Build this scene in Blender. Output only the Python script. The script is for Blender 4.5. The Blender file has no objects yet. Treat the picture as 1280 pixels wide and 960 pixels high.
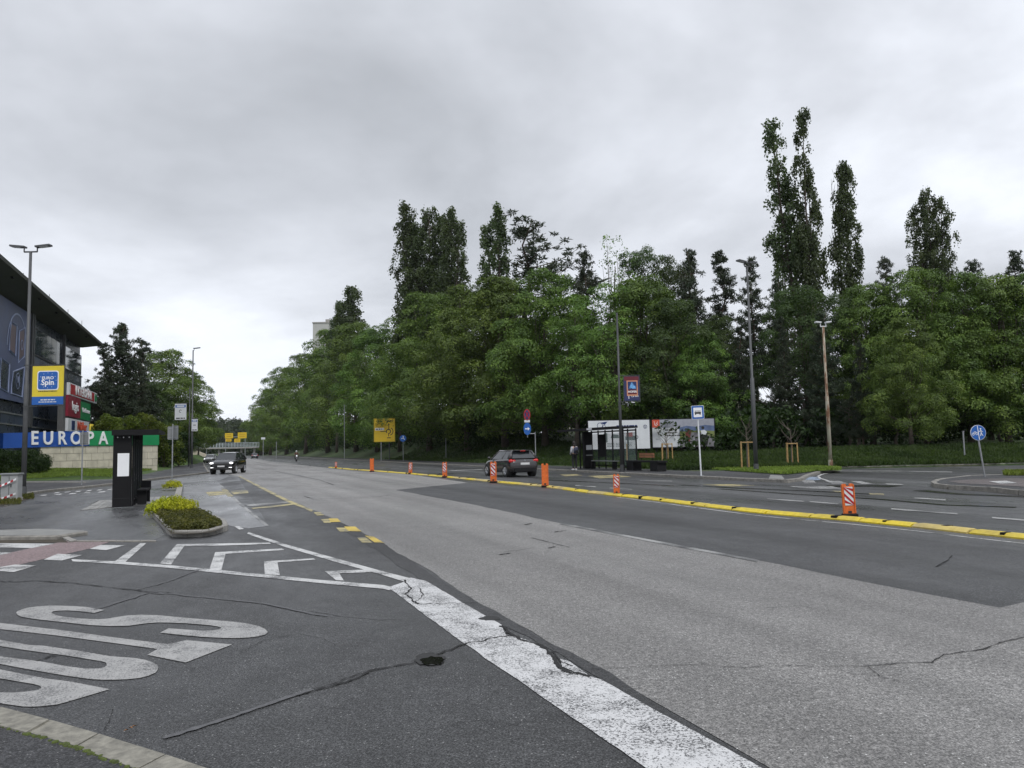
import bpy, math, random
import numpy as np
from math import radians as R, sin, cos, pi, atan2, hypot
from mathutils import Matrix, Vector
from mathutils.geometry import tessellate_polygon
sc = bpy.context.scene
C = sc.collection
random.seed(7)
# ---------------------------------------------------------------- camera
CAMZ, PITCH, ROLL, F = 1.6, R(4.69), R(-1.2), 961.0
cam = bpy.data.objects.new('camera', bpy.data.cameras.new('camera'))
cam.data.lens = 36 * F / 1280; cam.data.sensor_width = 36
cam.data.clip_end = 4000; cam.data.clip_start = 0.05
CM = Matrix.Rotation(pi / 2 + PITCH, 4, 'X') @ Matrix.Rotation(ROLL, 4, 'Z')
cam.matrix_world = Matrix.Translation((0, 0, CAMZ)) @ CM
C.objects.link(cam); sc.camera = cam
# ---------------------------------------------------------------- world: overcast sky
W = bpy.data.worlds.new('World'); sc.world = W; W.use_nodes = True
SUN_EL, SUN_AZ = R(52), R(150)
def nodes(nt):
    def N(t, **k):
        n = nt.nodes.new(t)
        for a, b in k.items():
            if a.startswith('i_'): n.inputs[a[2:].replace('_', ' ')].default_value = b
            else: setattr(n, a, b)
        return n
    return N
nt = W.node_tree; nt.nodes.clear(); N = nodes(nt); L = nt.links.new
sky = N('ShaderNodeTexSky', sky_type='NISHITA', sun_disc=False, sun_elevation=SUN_EL, sun_rotation=SUN_AZ, air_density=1, dust_density=2, ozone_density=1)
tc = N('ShaderNodeTexCoord'); sep = N('ShaderNodeSeparateXYZ'); L(tc.outputs['Generated'], sep.inputs[0])
zm = N('ShaderNodeMath', operation='MAXIMUM'); L(sep.outputs['Z'], zm.inputs[0]); zm.inputs[1].default_value = 0.0
za = N('ShaderNodeMath', operation='ADD'); L(zm.outputs[0], za.inputs[0]); za.inputs[1].default_value = 0.27
dx = N('ShaderNodeMath', operation='DIVIDE'); L(sep.outputs['X'], dx.inputs[0]); L(za.outputs[0], dx.inputs[1])
dy = N('ShaderNodeMath', operation='DIVIDE'); L(sep.outputs['Y'], dy.inputs[0]); L(za.outputs[0], dy.inputs[1])
cb = N('ShaderNodeCombineXYZ'); L(dx.outputs[0], cb.inputs[0]); L(dy.outputs[0], cb.inputs[1]); cb.inputs[2].default_value = 1.9
mp = N('ShaderNodeMapping'); mp.inputs['Location'].default_value = (9.4, 4.4, 0); mp.inputs['Scale'].default_value = (1, 1.0, 1); L(cb.outputs[0], mp.inputs[0])
n1 = N('ShaderNodeTexNoise'); n1.inputs['Scale'].default_value = .95; n1.inputs['Detail'].default_value = 6; n1.inputs['Roughness'].default_value = .53; n1.inputs['Distortion'].default_value = .3
L(mp.outputs[0], n1.inputs['Vector'])
cr = N('ShaderNodeValToRGB'); L(n1.outputs['Fac'], cr.inputs[0])
e = cr.color_ramp.elements
e[0].position = .31; e[0].color = (5.35, 5.6, 6.05, 1)
e[1].position = .64; e[1].color = (10.0, 10.4, 11.2, 1)
m = e.new(.49); m.color = (7.75, 8.05, 8.7, 1)
# gentle overcast gradient: brighter towards the zenith
zr = N('ShaderNodeMapRange'); L(zm.outputs[0], zr.inputs[0]); zr.inputs['From Min'].default_value = .45; zr.inputs['From Max'].default_value = 1
zr.inputs['To Min'].default_value = 1.0; zr.inputs['To Max'].default_value = 1.5
n2 = N('ShaderNodeTexNoise'); n2.inputs['Scale'].default_value = 3.4; n2.inputs['Detail'].default_value = 5; n2.inputs['Roughness'].default_value = .6; L(mp.outputs[0], n2.inputs['Vector'])
mr = N('ShaderNodeMapRange'); L(n2.outputs['Fac'], mr.inputs[0]); mr.inputs['From Min'].default_value = .3; mr.inputs['From Max'].default_value = .7; mr.inputs['To Min'].default_value = .94; mr.inputs['To Max'].default_value = 1.06
zz_ = N('ShaderNodeMath', operation='MULTIPLY'); L(zr.outputs[0], zz_.inputs[0]); L(mr.outputs[0], zz_.inputs[1])
vm = N('ShaderNodeVectorMath', operation='SCALE'); L(cr.outputs[0], vm.inputs[0]); L(zz_.outputs[0], vm.inputs['Scale'])
mx = N('ShaderNodeMix', data_type='RGBA'); mx.inputs[0].default_value = .94
L(sky.outputs[0], mx.inputs[6]); L(vm.outputs[0], mx.inputs[7])
bg = N('ShaderNodeBackground'); bg.inputs[1].default_value = .1; L(mx.outputs[2], bg.inputs[0])
wo = N('ShaderNodeOutputWorld'); L(bg.outputs[0], wo.inputs[0])
# soft sun behind the cloud
sd = bpy.data.lights.new('sun', 'SUN'); sd.energy = 1.45; sd.angle = R(20); sd.color = (1, .98, .95)
so = bpy.data.objects.new('sun', sd); C.objects.link(so)
dirv = Vector((sin(SUN_AZ) * cos(SUN_EL), cos(SUN_AZ) * cos(SUN_EL), sin(SUN_EL)))
so.rotation_euler = dirv.to_track_quat('Z', 'Y').to_euler(); so.location = (0, 0, 60)
sc.view_settings.view_transform = 'Standard'; sc.view_settings.look = 'None'
sc.view_settings.exposure = .03; sc.view_settings.gamma = 1
sc.cycles.max_bounces = 5; sc.cycles.diffuse_bounces = 2; sc.cycles.glossy_bounces = 2; sc.cycles.transmission_bounces = 3; sc.cycles.transparent_max_bounces = 8
sc.cycles.sample_clamp_indirect = 4

# ---------------------------------------------------------------- layout helpers
def ray(px, py):
    return CM.to_3x3() @ Vector(((px - 640) / F, -(py - 480) / F, -1))
def G(px, py, z=0.0):
    d = ray(px, py); t = (z - CAMZ) / d.z
    return Vector((d.x * t, d.y * t, z))
def at(px, py, D):
    d = ray(px, py); t = D / d.y
    return Vector((d.x * t, D, CAMZ + d.z * t))
# ---------------------------------------------------------------- materials
def newmat(name):
    m = bpy.data.materials.new(name); m.use_nodes = True
    nt = m.node_tree; nt.nodes.clear()
    N = nodes(nt); o = N('ShaderNodeOutputMaterial'); b = N('ShaderNodeBsdfPrincipled')
    nt.links.new(b.outputs[0], o.inputs[0])
    return m, N, nt.links.new, b, o
def tex(N, L, scale, detail=3, rough=.55, coord='Object', stretch=None, kind='noise', dist=0, rotz=0):
    tc = N('ShaderNodeTexCoord')
    src = tc.outputs[coord]
    if stretch or rotz:
        mp = N('ShaderNodeMapping', vector_type='TEXTURE' if rotz else 'POINT'); mp.inputs['Scale'].default_value = stretch or (1, 1, 1); mp.inputs['Rotation'].default_value = (0, 0, rotz)
        L(src, mp.inputs[0]); src = mp.outputs[0]
    if kind == 'noise':
        n = N('ShaderNodeTexNoise'); n.inputs['Scale'].default_value = scale; n.inputs['Detail'].default_value = detail; n.inputs['Roughness'].default_value = rough; n.inputs['Distortion'].default_value = dist
        L(src, n.inputs['Vector']); return n.outputs['Fac']
    n = N('ShaderNodeTexVoronoi'); n.inputs['Scale'].default_value = scale; L(src, n.inputs['Vector']); return n
def ramp(N, L, fac, stops):
    r = N('ShaderNodeValToRGB'); L(fac, r.inputs[0]); e = r.color_ramp.elements
    for i, (p, c) in enumerate(stops):
        el = e[i] if i < 2 else e.new(p)
        el.position = p; el.color = (c, c, c, 1) if not hasattr(c, '__len__') else (*c, 1)
    return r.outputs[0]
def mixc(N, L, fac, a, b, mode='MIX'):
    m = N('ShaderNodeMix', data_type='RGBA', blend_type=mode)
    if hasattr(fac, 'links'): L(fac, m.inputs[0])
    else: m.inputs[0].default_value = fac
    for i, v in ((6, a), (7, b)):
        if hasattr(v, 'links'): L(v, m.inputs[i])
        else: m.inputs[i].default_value = (*v, 1) if len(v) == 3 else v
    return m.outputs[2]
def bump(N, L, b, h, strength=.3, dist=.01):
    n = N('ShaderNodeBump'); n.inputs['Strength'].default_value = strength; n.inputs['Distance'].default_value = dist
    L(h, n.inputs['Height']); L(n.outputs[0], b.inputs['Normal'])
MC = {}
def M(name, col, rough=.5, metal=0, vary=.12, scale=3.0, spec=.5, bumpy=0, em=None):
    if name in MC: return MC[name]
    m, N, L, b, o = newmat(name)
    f = tex(N, L, scale, 4, .6)
    lo = tuple(c * (1 - vary) for c in col); hi = tuple(min(1, c * (1 + vary)) for c in col)
    L(ramp(N, L, f, [(.3, lo), (.7, hi)]), b.inputs['Base Color'])
    rr = ramp(N, L, f, [(.3, max(0, rough - .08)), (.7, min(1, rough + .08))]); L(rr, b.inputs['Roughness'])
    b.inputs['Metallic'].default_value = metal; b.inputs['Specular IOR Level'].default_value = spec
    if bumpy: bump(N, L, b, f, .5, bumpy)
    if em: b.inputs['Emission Color'].default_value = (*em[0], 1); b.inputs['Emission Strength'].default_value = em[1]
    MC[name] = m; return m
ROADROT = math.atan2(.385, 1)      # road heading, to the left of straight ahead
def asphalt(name, base, stone, fine=78, rlo=.34, rhi=.62, patch=.25, wet=.0, tint=(1, 1, 1), pale=.5, spec=.4, con=1.0, tracks=.1):
    m, N, L, b, o = newmat(name)
    f = tex(N, L, fine, 3, .75)
    f2 = tex(N, L, fine * .3, 3, .7)
    big = tex(N, L, .35, 5, .55, stretch=(1, 3.5, 1), rotz=ROADROT)
    mid = tex(N, L, 2.6, 6, .68)
    lo = tuple(base * t * (1 - .72 * con) for t in tint); me = tuple(base * t for t in tint); hi = tuple(stone * t for t in tint)
    c = ramp(N, L, f, [(.36, lo), (.66, hi), (.5, me)])
    c = mixc(N, L, 1, c, ramp(N, L, f2, [(.36, .72), (.66, 1.3)]), 'MULTIPLY')
    c = mixc(N, L, 1, c, ramp(N, L, big, [(.35, 1 - patch), (.68, 1 + patch)]), 'MULTIPLY')
    c = mixc(N, L, 1, c, ramp(N, L, mid, [(.3, 1 - patch * .7), (.7, 1 + patch * .7)]), 'MULTIPLY')
    trk = tex(N, L, .75, 2, .5, stretch=(1, 60, 1), rotz=ROADROT)       # streaks along the road: wheel tracks, and sheen painted on the wet asphalt
    c = mixc(N, L, 1, c, ramp(N, L, trk, [(.36, 1 - tracks), (.62, 1 + tracks)]), 'MULTIPLY')
    v = tex(N, L, fine * .8, kind='v')            # pale chips in the wearing course
    chips = N('ShaderNodeMath', operation='LESS_THAN'); L(v.outputs['Distance'], chips.inputs[0]); chips.inputs[1].default_value = .3
    sp = N('ShaderNodeSeparateColor'); L(v.outputs['Color'], sp.inputs[0])
    g = N('ShaderNodeMath', operation='GREATER_THAN'); L(sp.outputs[0], g.inputs[0]); g.inputs[1].default_value = 1 - .16 * pale
    cm = N('ShaderNodeMath', operation='MULTIPLY'); L(chips.outputs[0], cm.inputs[0]); L(g.outputs[0], cm.inputs[1])
    c = mixc(N, L, cm.outputs[0], c, (stone * 1.9, stone * 1.9, stone * 1.85))
    d = N('ShaderNodeMath', operation='GREATER_THAN'); L(sp.outputs[1], d.inputs[0]); d.inputs[1].default_value = .86
    dm = N('ShaderNodeMath', operation='MULTIPLY'); L(chips.outputs[0], dm.inputs[0]); L(d.outputs[0], dm.inputs[1])
    c = mixc(N, L, dm.outputs[0], c, (base * .25, base * .25, base * .26))
    L(c, b.inputs['Base Color'])
    wetn = tex(N, L, .55, 5, .6, stretch=(1, 3, 1), rotz=ROADROT)
    L(ramp(N, L, wetn, [(.36, rlo), (.62, rhi)]), b.inputs['Roughness'])
    b.inputs['Specular IOR Level'].default_value = spec
    bump(N, L, b, f, .7 * (1 - wet), .01)
    return m
A_near = asphalt('asphalt_near', .048, .135, tint=(1, 1.01, 1.03), pale=.3, rlo=.36, rhi=.66, patch=.34, tracks=.04)
A_light = asphalt('asphalt_light', .175, .33, tint=(1.03, 1, .965), pale=.22, patch=.13, rlo=.42, rhi=.66, con=.78, tracks=.17)
A_dark = asphalt('asphalt_dark_patch', .047, .12, tint=(1, 1.02, 1.05), pale=.4, tracks=.22, rlo=.45, rhi=.7)
A_far = asphalt('asphalt_far_lanes', .052, .12, tint=(1, 1.01, 1.03), pale=.3, patch=.35, rlo=.26, rhi=.6, wet=.3, tracks=.3)
A_wet = asphalt('asphalt_wet', .052, .09, tint=(1, 1.02, 1.07), pale=.05, patch=.42, rlo=.2, rhi=.52, wet=.7, spec=.9, tracks=.28)  # strong pale and dark streaks in the colour imitate wet sheen
A_bay = asphalt('bus_bay_surface', .13, .22, tint=(1, 1.0, 1.02), pale=.1, patch=.35, rlo=.22, rhi=.5, wet=.8, spec=.8)
A_pink = asphalt('cycle_lane_pink', .2, .3, tint=(1.12, .82, .82), pale=.1, patch=.12, rlo=.4, rhi=.6)
A_pinkd = asphalt('cycle_path_wet', .085, .14, tint=(1.12, .92, .9), pale=.1, patch=.2, rlo=.35, rhi=.6)
A_path = asphalt('footpath_asphalt', .035, .09, tint=(1, 1, 1.05), pale=.8, rlo=.5, rhi=.75)
A_seam = asphalt('seam_strip', .04, .075, tint=(1, 1, 1.03), pale=.1, rlo=.5, rhi=.7)
def paint(name, col, wear, under=(.06, .06, .062), rough=.5, fine=95, big=1.1, blotch=.9):
    m, N, L, b, o = newmat(name)
    f = tex(N, L, fine, 3, .75); g = tex(N, L, big, 4, .65)
    a = N('ShaderNodeMath', operation='ADD'); L(f, a.inputs[0])
    s = N('ShaderNodeMath', operation='MULTIPLY_ADD'); L(g, s.inputs[0]); s.inputs[1].default_value = blotch; s.inputs[2].default_value = -blotch / 2
    L(s.outputs[0], a.inputs[1])
    w = ramp(N, L, a.outputs[0], [(max(0.01, wear - .035), 0), (wear + .035, 1)])
    d = tex(N, L, 7, 4, .6)
    pc = ramp(N, L, d, [(.3, tuple(c * .8 for c in col)), (.7, col)])
    L(mixc(N, L, w, under, pc), b.inputs['Base Color'])
    b.inputs['Roughness'].default_value = rough; bump(N, L, b, f, .3, .004)
    return m
P_white = paint('road_paint_white', (.55, .55, .54), .44, fine=70, big=1.8)
P_band = paint('road_paint_band', (.6, .6, .6), .455, fine=75, big=2.2, blotch=.5)
P_letters = paint('road_paint_letters', (.36, .355, .345), .45, fine=80, big=2.6, under=(.1, .1, .1), blotch=.5)
P_faint = paint('road_paint_faint', (.34, .34, .33), .50)
P_lane = paint('road_paint_lane', (.36, .36, .35), .47)
P_yellow = paint('road_paint_yellow', (.62, .45, .06), .42)
P_yfaint = paint('road_paint_yellow_faint', (.5, .42, .17), .50)
P_blue = paint('road_paint_blue', (.30, .38, .5), .45)

# ---------------------------------------------------------------- object helpers
def link(o, parent=None):
    C.objects.link(o)
    if parent is not None: o.parent = parent
    return o
def tag(o, label=None, cat=None, group=None, kind=None):
    if label: o['label'] = label
    if cat: o['category'] = cat
    if group: o['group'] = group
    if kind: o['kind'] = kind
    return o
def thing(name, label, cat, loc, rz=0, group=None, tilt=None):
    o = bpy.data.objects.new(name, None); o.empty_display_size = .2; C.objects.link(o)
    o.location = loc; o.rotation_euler = (tilt[0] if tilt else 0, tilt[1] if tilt else 0, rz)
    return tag(o, label, cat, group)
class MB:
    def __init__(s): s.v = []; s.f = []; s.mi = []; s.cur = 0
    def add(s, vs, fs):
        n = len(s.v); s.v += [tuple(v) for v in vs]; s.f += [tuple(n + i for i in f) for f in fs]; s.mi += [s.cur] * len(fs); return s
    def box(s, c, d, rz=0, rot=None):
        x, y, z = d[0] / 2, d[1] / 2, d[2] / 2
        vs = [Vector((a * x, b * y, e * z)) for e in (-1, 1) for b in (-1, 1) for a in (-1, 1)]
        m = rot or Matrix.Rotation(rz, 3, 'Z')
        vs = [m @ v + Vector(c) for v in vs]
        return s.add(vs, [(0, 2, 3, 1), (4, 5, 7, 6), (0, 1, 5, 4), (2, 6, 7, 3), (0, 4, 6, 2), (1, 3, 7, 5)])
    def bbox(s, c, d, bv=.02, rz=0):          # box with chamfered vertical and top edges
        x, y, z = d[0] / 2, d[1] / 2, d[2]
        m = Matrix.Rotation(rz, 3, 'Z')
        def ringp(x, y, b, zz): return [(x - b, -y, zz), (x, -y + b, zz), (x, y - b, zz), (x - b, y, zz), (-x + b, y, zz), (-x, y - b, zz), (-x, -y + b, zz), (-x + b, -y, zz)]
        rs = [ringp(x, y, bv, 0), ringp(x, y, bv, z - bv), ringp(x - bv, y - bv, bv, z)]
        vs = [m @ Vector(p) + Vector(c) for r in rs for p in r]
        fs = [(k * 8 + i, k * 8 + (i + 1) % 8, k * 8 + 8 + (i + 1) % 8, k * 8 + 8 + i) for k in (0, 1) for i in range(8)]
        fs += [tuple(range(16, 24)), tuple(range(7, -1, -1))]
        return s.add(vs, fs)
    def tube(s, pts, r, n=8, cap=True):
        pts = [Vector(p) for p in pts]; r = r if hasattr(r, '__len__') else [r] * len(pts)
        vs = []; up = None
        for i, p in enumerate(pts):
            t = (pts[min(i + 1, len(pts) - 1)] - pts[max(i - 1, 0)]).normalized()
            a = Vector((0, 0, 1)) if abs(t.z) < .9 else Vector((0, 1, 0))
            if up is not None and abs(up.dot(t)) < .95: a = up
            x = t.cross(a).normalized(); y = x.cross(t).normalized(); up = y
            for k in range(n):
                an = 2 * pi * k / n; vs.append(p + x * (cos(an) * r[i]) + y * (sin(an) * r[i]))
        fs = [(i * n + k, i * n + (k + 1) % n, (i + 1) * n + (k + 1) % n, (i + 1) * n + k) for i in range(len(pts) - 1) for k in range(n)]
        if cap: fs += [tuple(range(n - 1, -1, -1)), tuple(range((len(pts) - 1) * n, len(pts) * n))]
        return s.add(vs, fs)
    def prism(s, poly, y0, y1):               # polygon in local x,z extruded along y
        n = len(poly)
        vs = [(p[0], y0, p[1]) for p in poly] + [(p[0], y1, p[1]) for p in poly]
        tr = tessellate_polygon([[Vector((p[0], p[1], 0)) for p in poly]])
        fs = [tuple(t) for t in tr] + [tuple(n + i for i in reversed(t)) for t in tr]
        fs += [(i, (i + 1) % n, n + (i + 1) % n, n + i) for i in range(n)]
        return s.add(vs, fs)
    def slab(s, poly, z0, z1):                # polygon in x,y extruded along z
        n = len(poly)
        vs = [(p[0], p[1], z0) for p in poly] + [(p[0], p[1], z1) for p in poly]
        tr = tessellate_polygon([[Vector((p[0], p[1], 0)) for p in poly]])
        fs = [tuple(reversed(t)) for t in tr] + [tuple(n + i for i in t) for t in tr]
        fs += [(i, (i + 1) % n, n + (i + 1) % n, n + i) for i in range(n)]
        return s.add(vs, fs)
    def sphere(s, c, r, nu=12, nv=8):
        c = Vector(c); r = r if hasattr(r, '__len__') else (r, r, r)
        vs = []
        for j in range(nv + 1):
            th = pi * j / nv
            for i in range(nu):
                ph = 2 * pi * i / nu; vs.append(c + Vector((r[0] * sin(th) * cos(ph), r[1] * sin(th) * sin(ph), r[2] * cos(th))))
        return s.add(vs, [(j * nu + i, (j + 1) * nu + i, (j + 1) * nu + (i + 1) % nu, j * nu + (i + 1) % nu) for j in range(nv) for i in range(nu)])
    def build(s, name, mats, parent=None, smooth=False):
        me = bpy.data.meshes.new(name); me.from_pydata(s.v, [], s.f)
        for m_ in (mats if isinstance(mats, (list, tuple)) else [mats]): me.materials.append(m_)
        if any(s.mi): me.polygons.foreach_set('material_index', s.mi)
        if smooth: me.polygons.foreach_set('use_smooth', [True] * len(me.polygons))
        me.update(); import bmesh
        bm = bmesh.new(); bm.from_mesh(me); bmesh.ops.recalc_face_normals(bm, faces=bm.faces); bm.to_mesh(me); bm.free()
        return link(bpy.data.objects.new(name, me), parent)
def sheet_w(name, pts, z, mat, parent=None, kind=None):
    z = z * .5 if 0 < z < .025 else z
    vs = [(p[0], p[1], z) for p in pts]
    tr = tessellate_polygon([[Vector((v[0], v[1], 0)) for v in vs]])
    me = bpy.data.meshes.new(name); fs = []
    for t in tr:
        a, b, c = [Vector(vs[i]) for i in t]
        fs.append(tuple(t) if (b - a).cross(c - a).z > 0 else tuple(reversed(t)))
    me.from_pydata(vs, [], fs); me.materials.append(mat); me.update()
    o = link(bpy.data.objects.new(name, me), parent)
    if kind: o['kind'] = kind
    return o
def sheet(name, px, z, mat, parent=None, kind=None):
    return sheet_w(name, [G(x, y, z) for x, y in px], z, mat, parent, kind)
def jag(px, amp=.03, step=.45, seed=1):      # break a surveyed outline into the slightly ragged edge of laid asphalt
    rnd = random.Random(seed); P = [G(x, y) for x, y in px]; out = []
    for a, b in zip(P, P[1:] + P[:1]):
        L_ = (b - a).length; n = int(min(90, L_ / step)) if min(a.length, b.length) < 45 else 1; n = max(1, n); t_ = (b - a).normalized(); nn = Vector((-t_.y, t_.x, 0)); w = 0
        for k in range(n):
            w = w * .6 + rnd.uniform(-amp, amp); out.append(a.lerp(b, k / n) + (nn * w if k else nn * 0))
    return out
def ribbon(name, px, width, z, mat, parent=None, jit=0, rnd=None):   # px points, width in metres (number or list)
    z = z * .5 if 0 < z < .025 else z
    P = [G(x, y, z) for x, y in px]; vs = []
    rnd = rnd or random.Random(len(px))
    for i, p in enumerate(P):
        t = (P[min(i + 1, len(P) - 1)] - P[max(i - 1, 0)]); t.z = 0; t.normalize(); n = Vector((-t.y, t.x, 0))
        w = (width[i] if hasattr(width, '__len__') else width) * (1 + jit * (rnd.random() - .5)) / 2
        vs += [tuple(p + n * w), tuple(p - n * w)]
    me = bpy.data.meshes.new(name); me.from_pydata(vs, [], [(2 * i, 2 * i + 1, 2 * i + 3, 2 * i + 2) for i in range(len(P) - 1)])
    me.materials.append(mat); me.update(); return link(bpy.data.objects.new(name, me), parent)
def dup(o, parent=None):
    c = o.copy(); C.objects.link(c); c.parent = parent
    for ch in list(o.children): dup(ch, c)
    return c
_tm = {}
def text(name, s, size, mat, parent, loc, rot=(pi / 2, 0, 0), depth=.01, bold=0, sx=1, align='CENTER'):
    key = (s, size, depth, bold, sx, align)
    if key not in _tm:
        cu = bpy.data.curves.new(name, 'FONT'); cu.body = s; cu.size = size; cu.extrude = depth; cu.offset = bold
        cu.align_x = align; cu.align_y = 'CENTER'; cu.resolution_u = 3
        ob = bpy.data.objects.new('tmp_text', cu); C.objects.link(ob)
        dg = bpy.context.evaluated_depsgraph_get(); me = bpy.data.meshes.new_from_object(ob.evaluated_get(dg))
        bpy.data.objects.remove(ob)
        me.transform(Matrix.Scale(sx, 4, (1, 0, 0))); _tm[key] = me
    me = _tm[key].copy(); me.materials.clear(); me.materials.append(mat)
    o = bpy.data.objects.new(name, me); o.location = loc; o.rotation_euler = rot
    return link(o, parent)
def scribble(mb, x0, x1, z, h, y, rnd, gap=.25):    # a line of print too small to read: word-shaped marks
    x = x0
    while x < x1:
        w = min(h * rnd.uniform(1.0, 3.6), x1 - x); mb.box((x + w / 2, y, z), (w, .006, h)); x += w + h * (gap + .35)
# ================================================================ GROUND AND ROADS
u = Vector((-.385, 1, 0)).normalized(); nR = Vector((u.y, -u.x, 0))       # along the main road, and to its right
KO = G(930, 601.5)
def kerbR(s, t=0, z=0): p = KO + u * s + nR * t; return Vector((p.x, p.y, z))
LF = [G(-60, 602), G(0, 601), G(110, 602), G(150, 597), G(215, 584)]        # front edge of the left lawn
def seg_dist(p, a, b):
    ab = (b - a).xy; t = max(0, min(1, (p - a.xy).dot(ab) / ab.length_squared)); return (p - (a.xy + ab * t)).length
def smooth(x): x = max(0, min(1, x)); return x * x * (3 - 2 * x)
def bank_d(x, y):
    q = Vector((x - KO.x, y - KO.y, 0)); t = q.dot(nR) - 3.4
    return min(t, max(y - 43.2, min(17.3 - x, y - 40.6)))
def hR(x, y):
    d = bank_d(x, y)
    if d <= 0: return -.06
    H = .6 + .2 * smooth((x - 14) / 10) + 2.6 * smooth((y - 62) / 45)
    return .14 + .02 * math.sin(x * .9 + y * .3) + H * smooth((d - .6) / 9) + .35 * smooth((d - 5) / 30)
def left_line_x(y):      # the left edge of the main road further off
    a = G(262, 591.5); return a.x + (y - a.y) * -.385
def hL(x, y):
    if y < LF[1].y - 1: return -.06
    # signed distance beyond the front edge of the lawn
    best = 1e9; side = -1
    for i in range(len(LF) - 1):
        a, b = LF[i], LF[i + 1]; d = seg_dist(Vector((x, y)), a, b)
        if d < best:
            best = d; side = ((b - a).x * (y - a.y) - (b - a).y * (x - a.x))
    if side <= 0: return -.06
    return .13 + min(1.25, .05 * best) + .02 * math.sin(x + y * .7)
def grid(name, x0, x1, y0, y1, st, hf, mat, drop=None):    # drop: rectangle left to a finer grid
    nx = int((x1 - x0) / st) + 1; ny = int((y1 - y0) / st) + 1; vs = []; fs = []; hh = []
    for j in range(ny):
        for i in range(nx):
            x = x0 + i * st; y = y0 + j * st; h = hf(x, y); hh.append(h); vs.append((x, y, h))
    for j in range(ny - 1):
        for i in range(nx - 1):
            q = (j * nx + i, j * nx + i + 1, (j + 1) * nx + i + 1, (j + 1) * nx + i)
            if drop and drop[0] <= vs[q[0]][0] < drop[1] - .01 and drop[2] <= vs[q[0]][1] < drop[3] - .01: continue
            if max(hh[k] for k in q) > -.03: fs.append(q)
    me = bpy.data.meshes.new(name); me.from_pydata(vs, [], fs); me.materials.append(mat)
    me.polygons.foreach_set('use_smooth', [True] * len(fs)); me.update()
    return tag(link(bpy.data.objects.new(name, me)), kind='structure')
def turf(name, a, b, soil=.0, sc_=1.3):
    m, N, L, bs, o = newmat(name)
    f = tex(N, L, sc_, 6, .65); g = tex(N, L, 22, 3, .7); k = tex(N, L, .5, 4, .6)
    c = ramp(N, L, f, [(.3, a), (.7, b)])
    c = mixc(N, L, 1, c, ramp(N, L, g, [(.3, .55), (.7, 1.4)]), 'MULTIPLY')
    if soil: c = mixc(N, L, ramp(N, L, k, [(.5, 0), (.62, soil)]), c, (.09, .07, .045))
    L(c, bs.inputs['Base Color']); bs.inputs['Roughness'].default_value = .85; bump(N, L, bs, g, .7, .05)
    return m
T_lawn = turf('lawn_turf', (.035, .07, .012), (.075, .13, .025))
T_bank = turf('bank_turf', (.022, .045, .010), (.05, .09, .02), .5)
T_soil = turf('soil', (.03, .024, .016), (.06, .048, .03), 0, 6)

sheet_w('ground', [(-1500, -60), (1500, -60), (1500, 2500), (-1500, 2500)], -.12, T_bank, kind='structure')
road = sheet_w('road', [tuple(v) for v in (Vector((-70, -30, 0)), Vector((60, -30, 0)), Vector((75, 43.6, 0)), Vector((18, 43.6, 0)), kerbR(14, .3), kerbR(420, .3), kerbR(420, -34), G(225, 575), Vector((-80, 58, 0)))], 0, A_far, kind='structure')
RD = road
# ---- surfaces of the carriageway
sheet('near_carriageway', [(-400, 690), (95, 676.5), (195, 676), (288, 666), (293, 659), (336, 657), (300, 600), (298, 595.6), (361, 626.6), (389, 638), (425, 655), (480, 679), (513, 700), (590, 748), (685, 803), (735, 827), (810, 873), (965, 962), (1100, 1050), (700, 1500), (-900, 1500), (-900, 760)], .003, A_near, RD)
light_px = [(480, 679), (513, 700), (590, 748), (685, 803), (735, 827), (810, 873), (965, 962), (1100, 1040), (1500, 1300), (2600, 1100), (1900, 668), (1290, 751), (1250, 760), (1108, 733), (947, 700.6), (820, 676.5), (700, 654), (600, 632.5), (495, 612.5), (585, 603.5), (513, 593), (440, 588), (416, 585.5), (380, 581.6), (345, 578), (325, 574.6), (305, 572.5), (297, 574), (284, 582), (275, 590), (299, 596), (361, 625), (389, 637), (425, 653)]
sheet_w('carriageway', jag(light_px, .03, .4, 4), .007, A_light, RD)
sheet_w('asphalt_patch', jag([(495, 612.5), (600, 632.5), (700, 654), (820, 676.5), (947, 700.6), (1108, 733), (1250, 760), (1290, 751), (1900, 668), (1900, 730), (1280, 675), (1150, 662), (1062, 652.5), (945, 642), (870, 633), (771, 622), (735, 618), (681, 611), (617, 605.5), (585, 603.5)], .02, .5, 6), .008, A_dark, RD)
sheet_w('seam_strip', jag([(425, 653.5), (480, 680), (513, 701), (590, 749), (685, 804), (735, 828), (810, 874), (965, 963), (1100, 1051), (1060, 1060), (941, 957), (780, 869), (700, 818), (580, 757), (533, 729), (510, 714), (470, 687), (418, 656)], .025, .3, 5), .0105, A_seam, RD)
sheet('bus_bay', [(229.7, 606), (250, 604.6), (274, 604), (296, 625), (336, 657), (311, 660), (290, 657.5), (262, 650), (240, 634), (229, 622)], .011, A_bay, RD)
sheet('wet_lane', [(140, 608.2), (180, 602.4), (262, 593.5), (280, 590), (287, 595), (275, 600), (229, 604), (205, 605), (160, 612)], .009, A_bay, RD)
sheet('wet_pavement', [(-150, 640), (0, 634), (45, 622), (140, 612), (205, 605), (229, 604), (229, 624), (195, 631), (186, 643), (208, 668), (190, 675.5), (95, 675.5), (72, 668), (108, 663), (48, 660.8), (-150, 662)], .007, A_wet, RD)
sheet('cycle_lane', [(79.7, 675.7), (144.8, 674.4), (111.6, 685.5), (54.5, 698.3), (0, 711), (-60, 724), (-60, 706), (0, 693), (39.8, 684.5), (67.7, 679)], .010, A_pink, RD)
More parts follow.
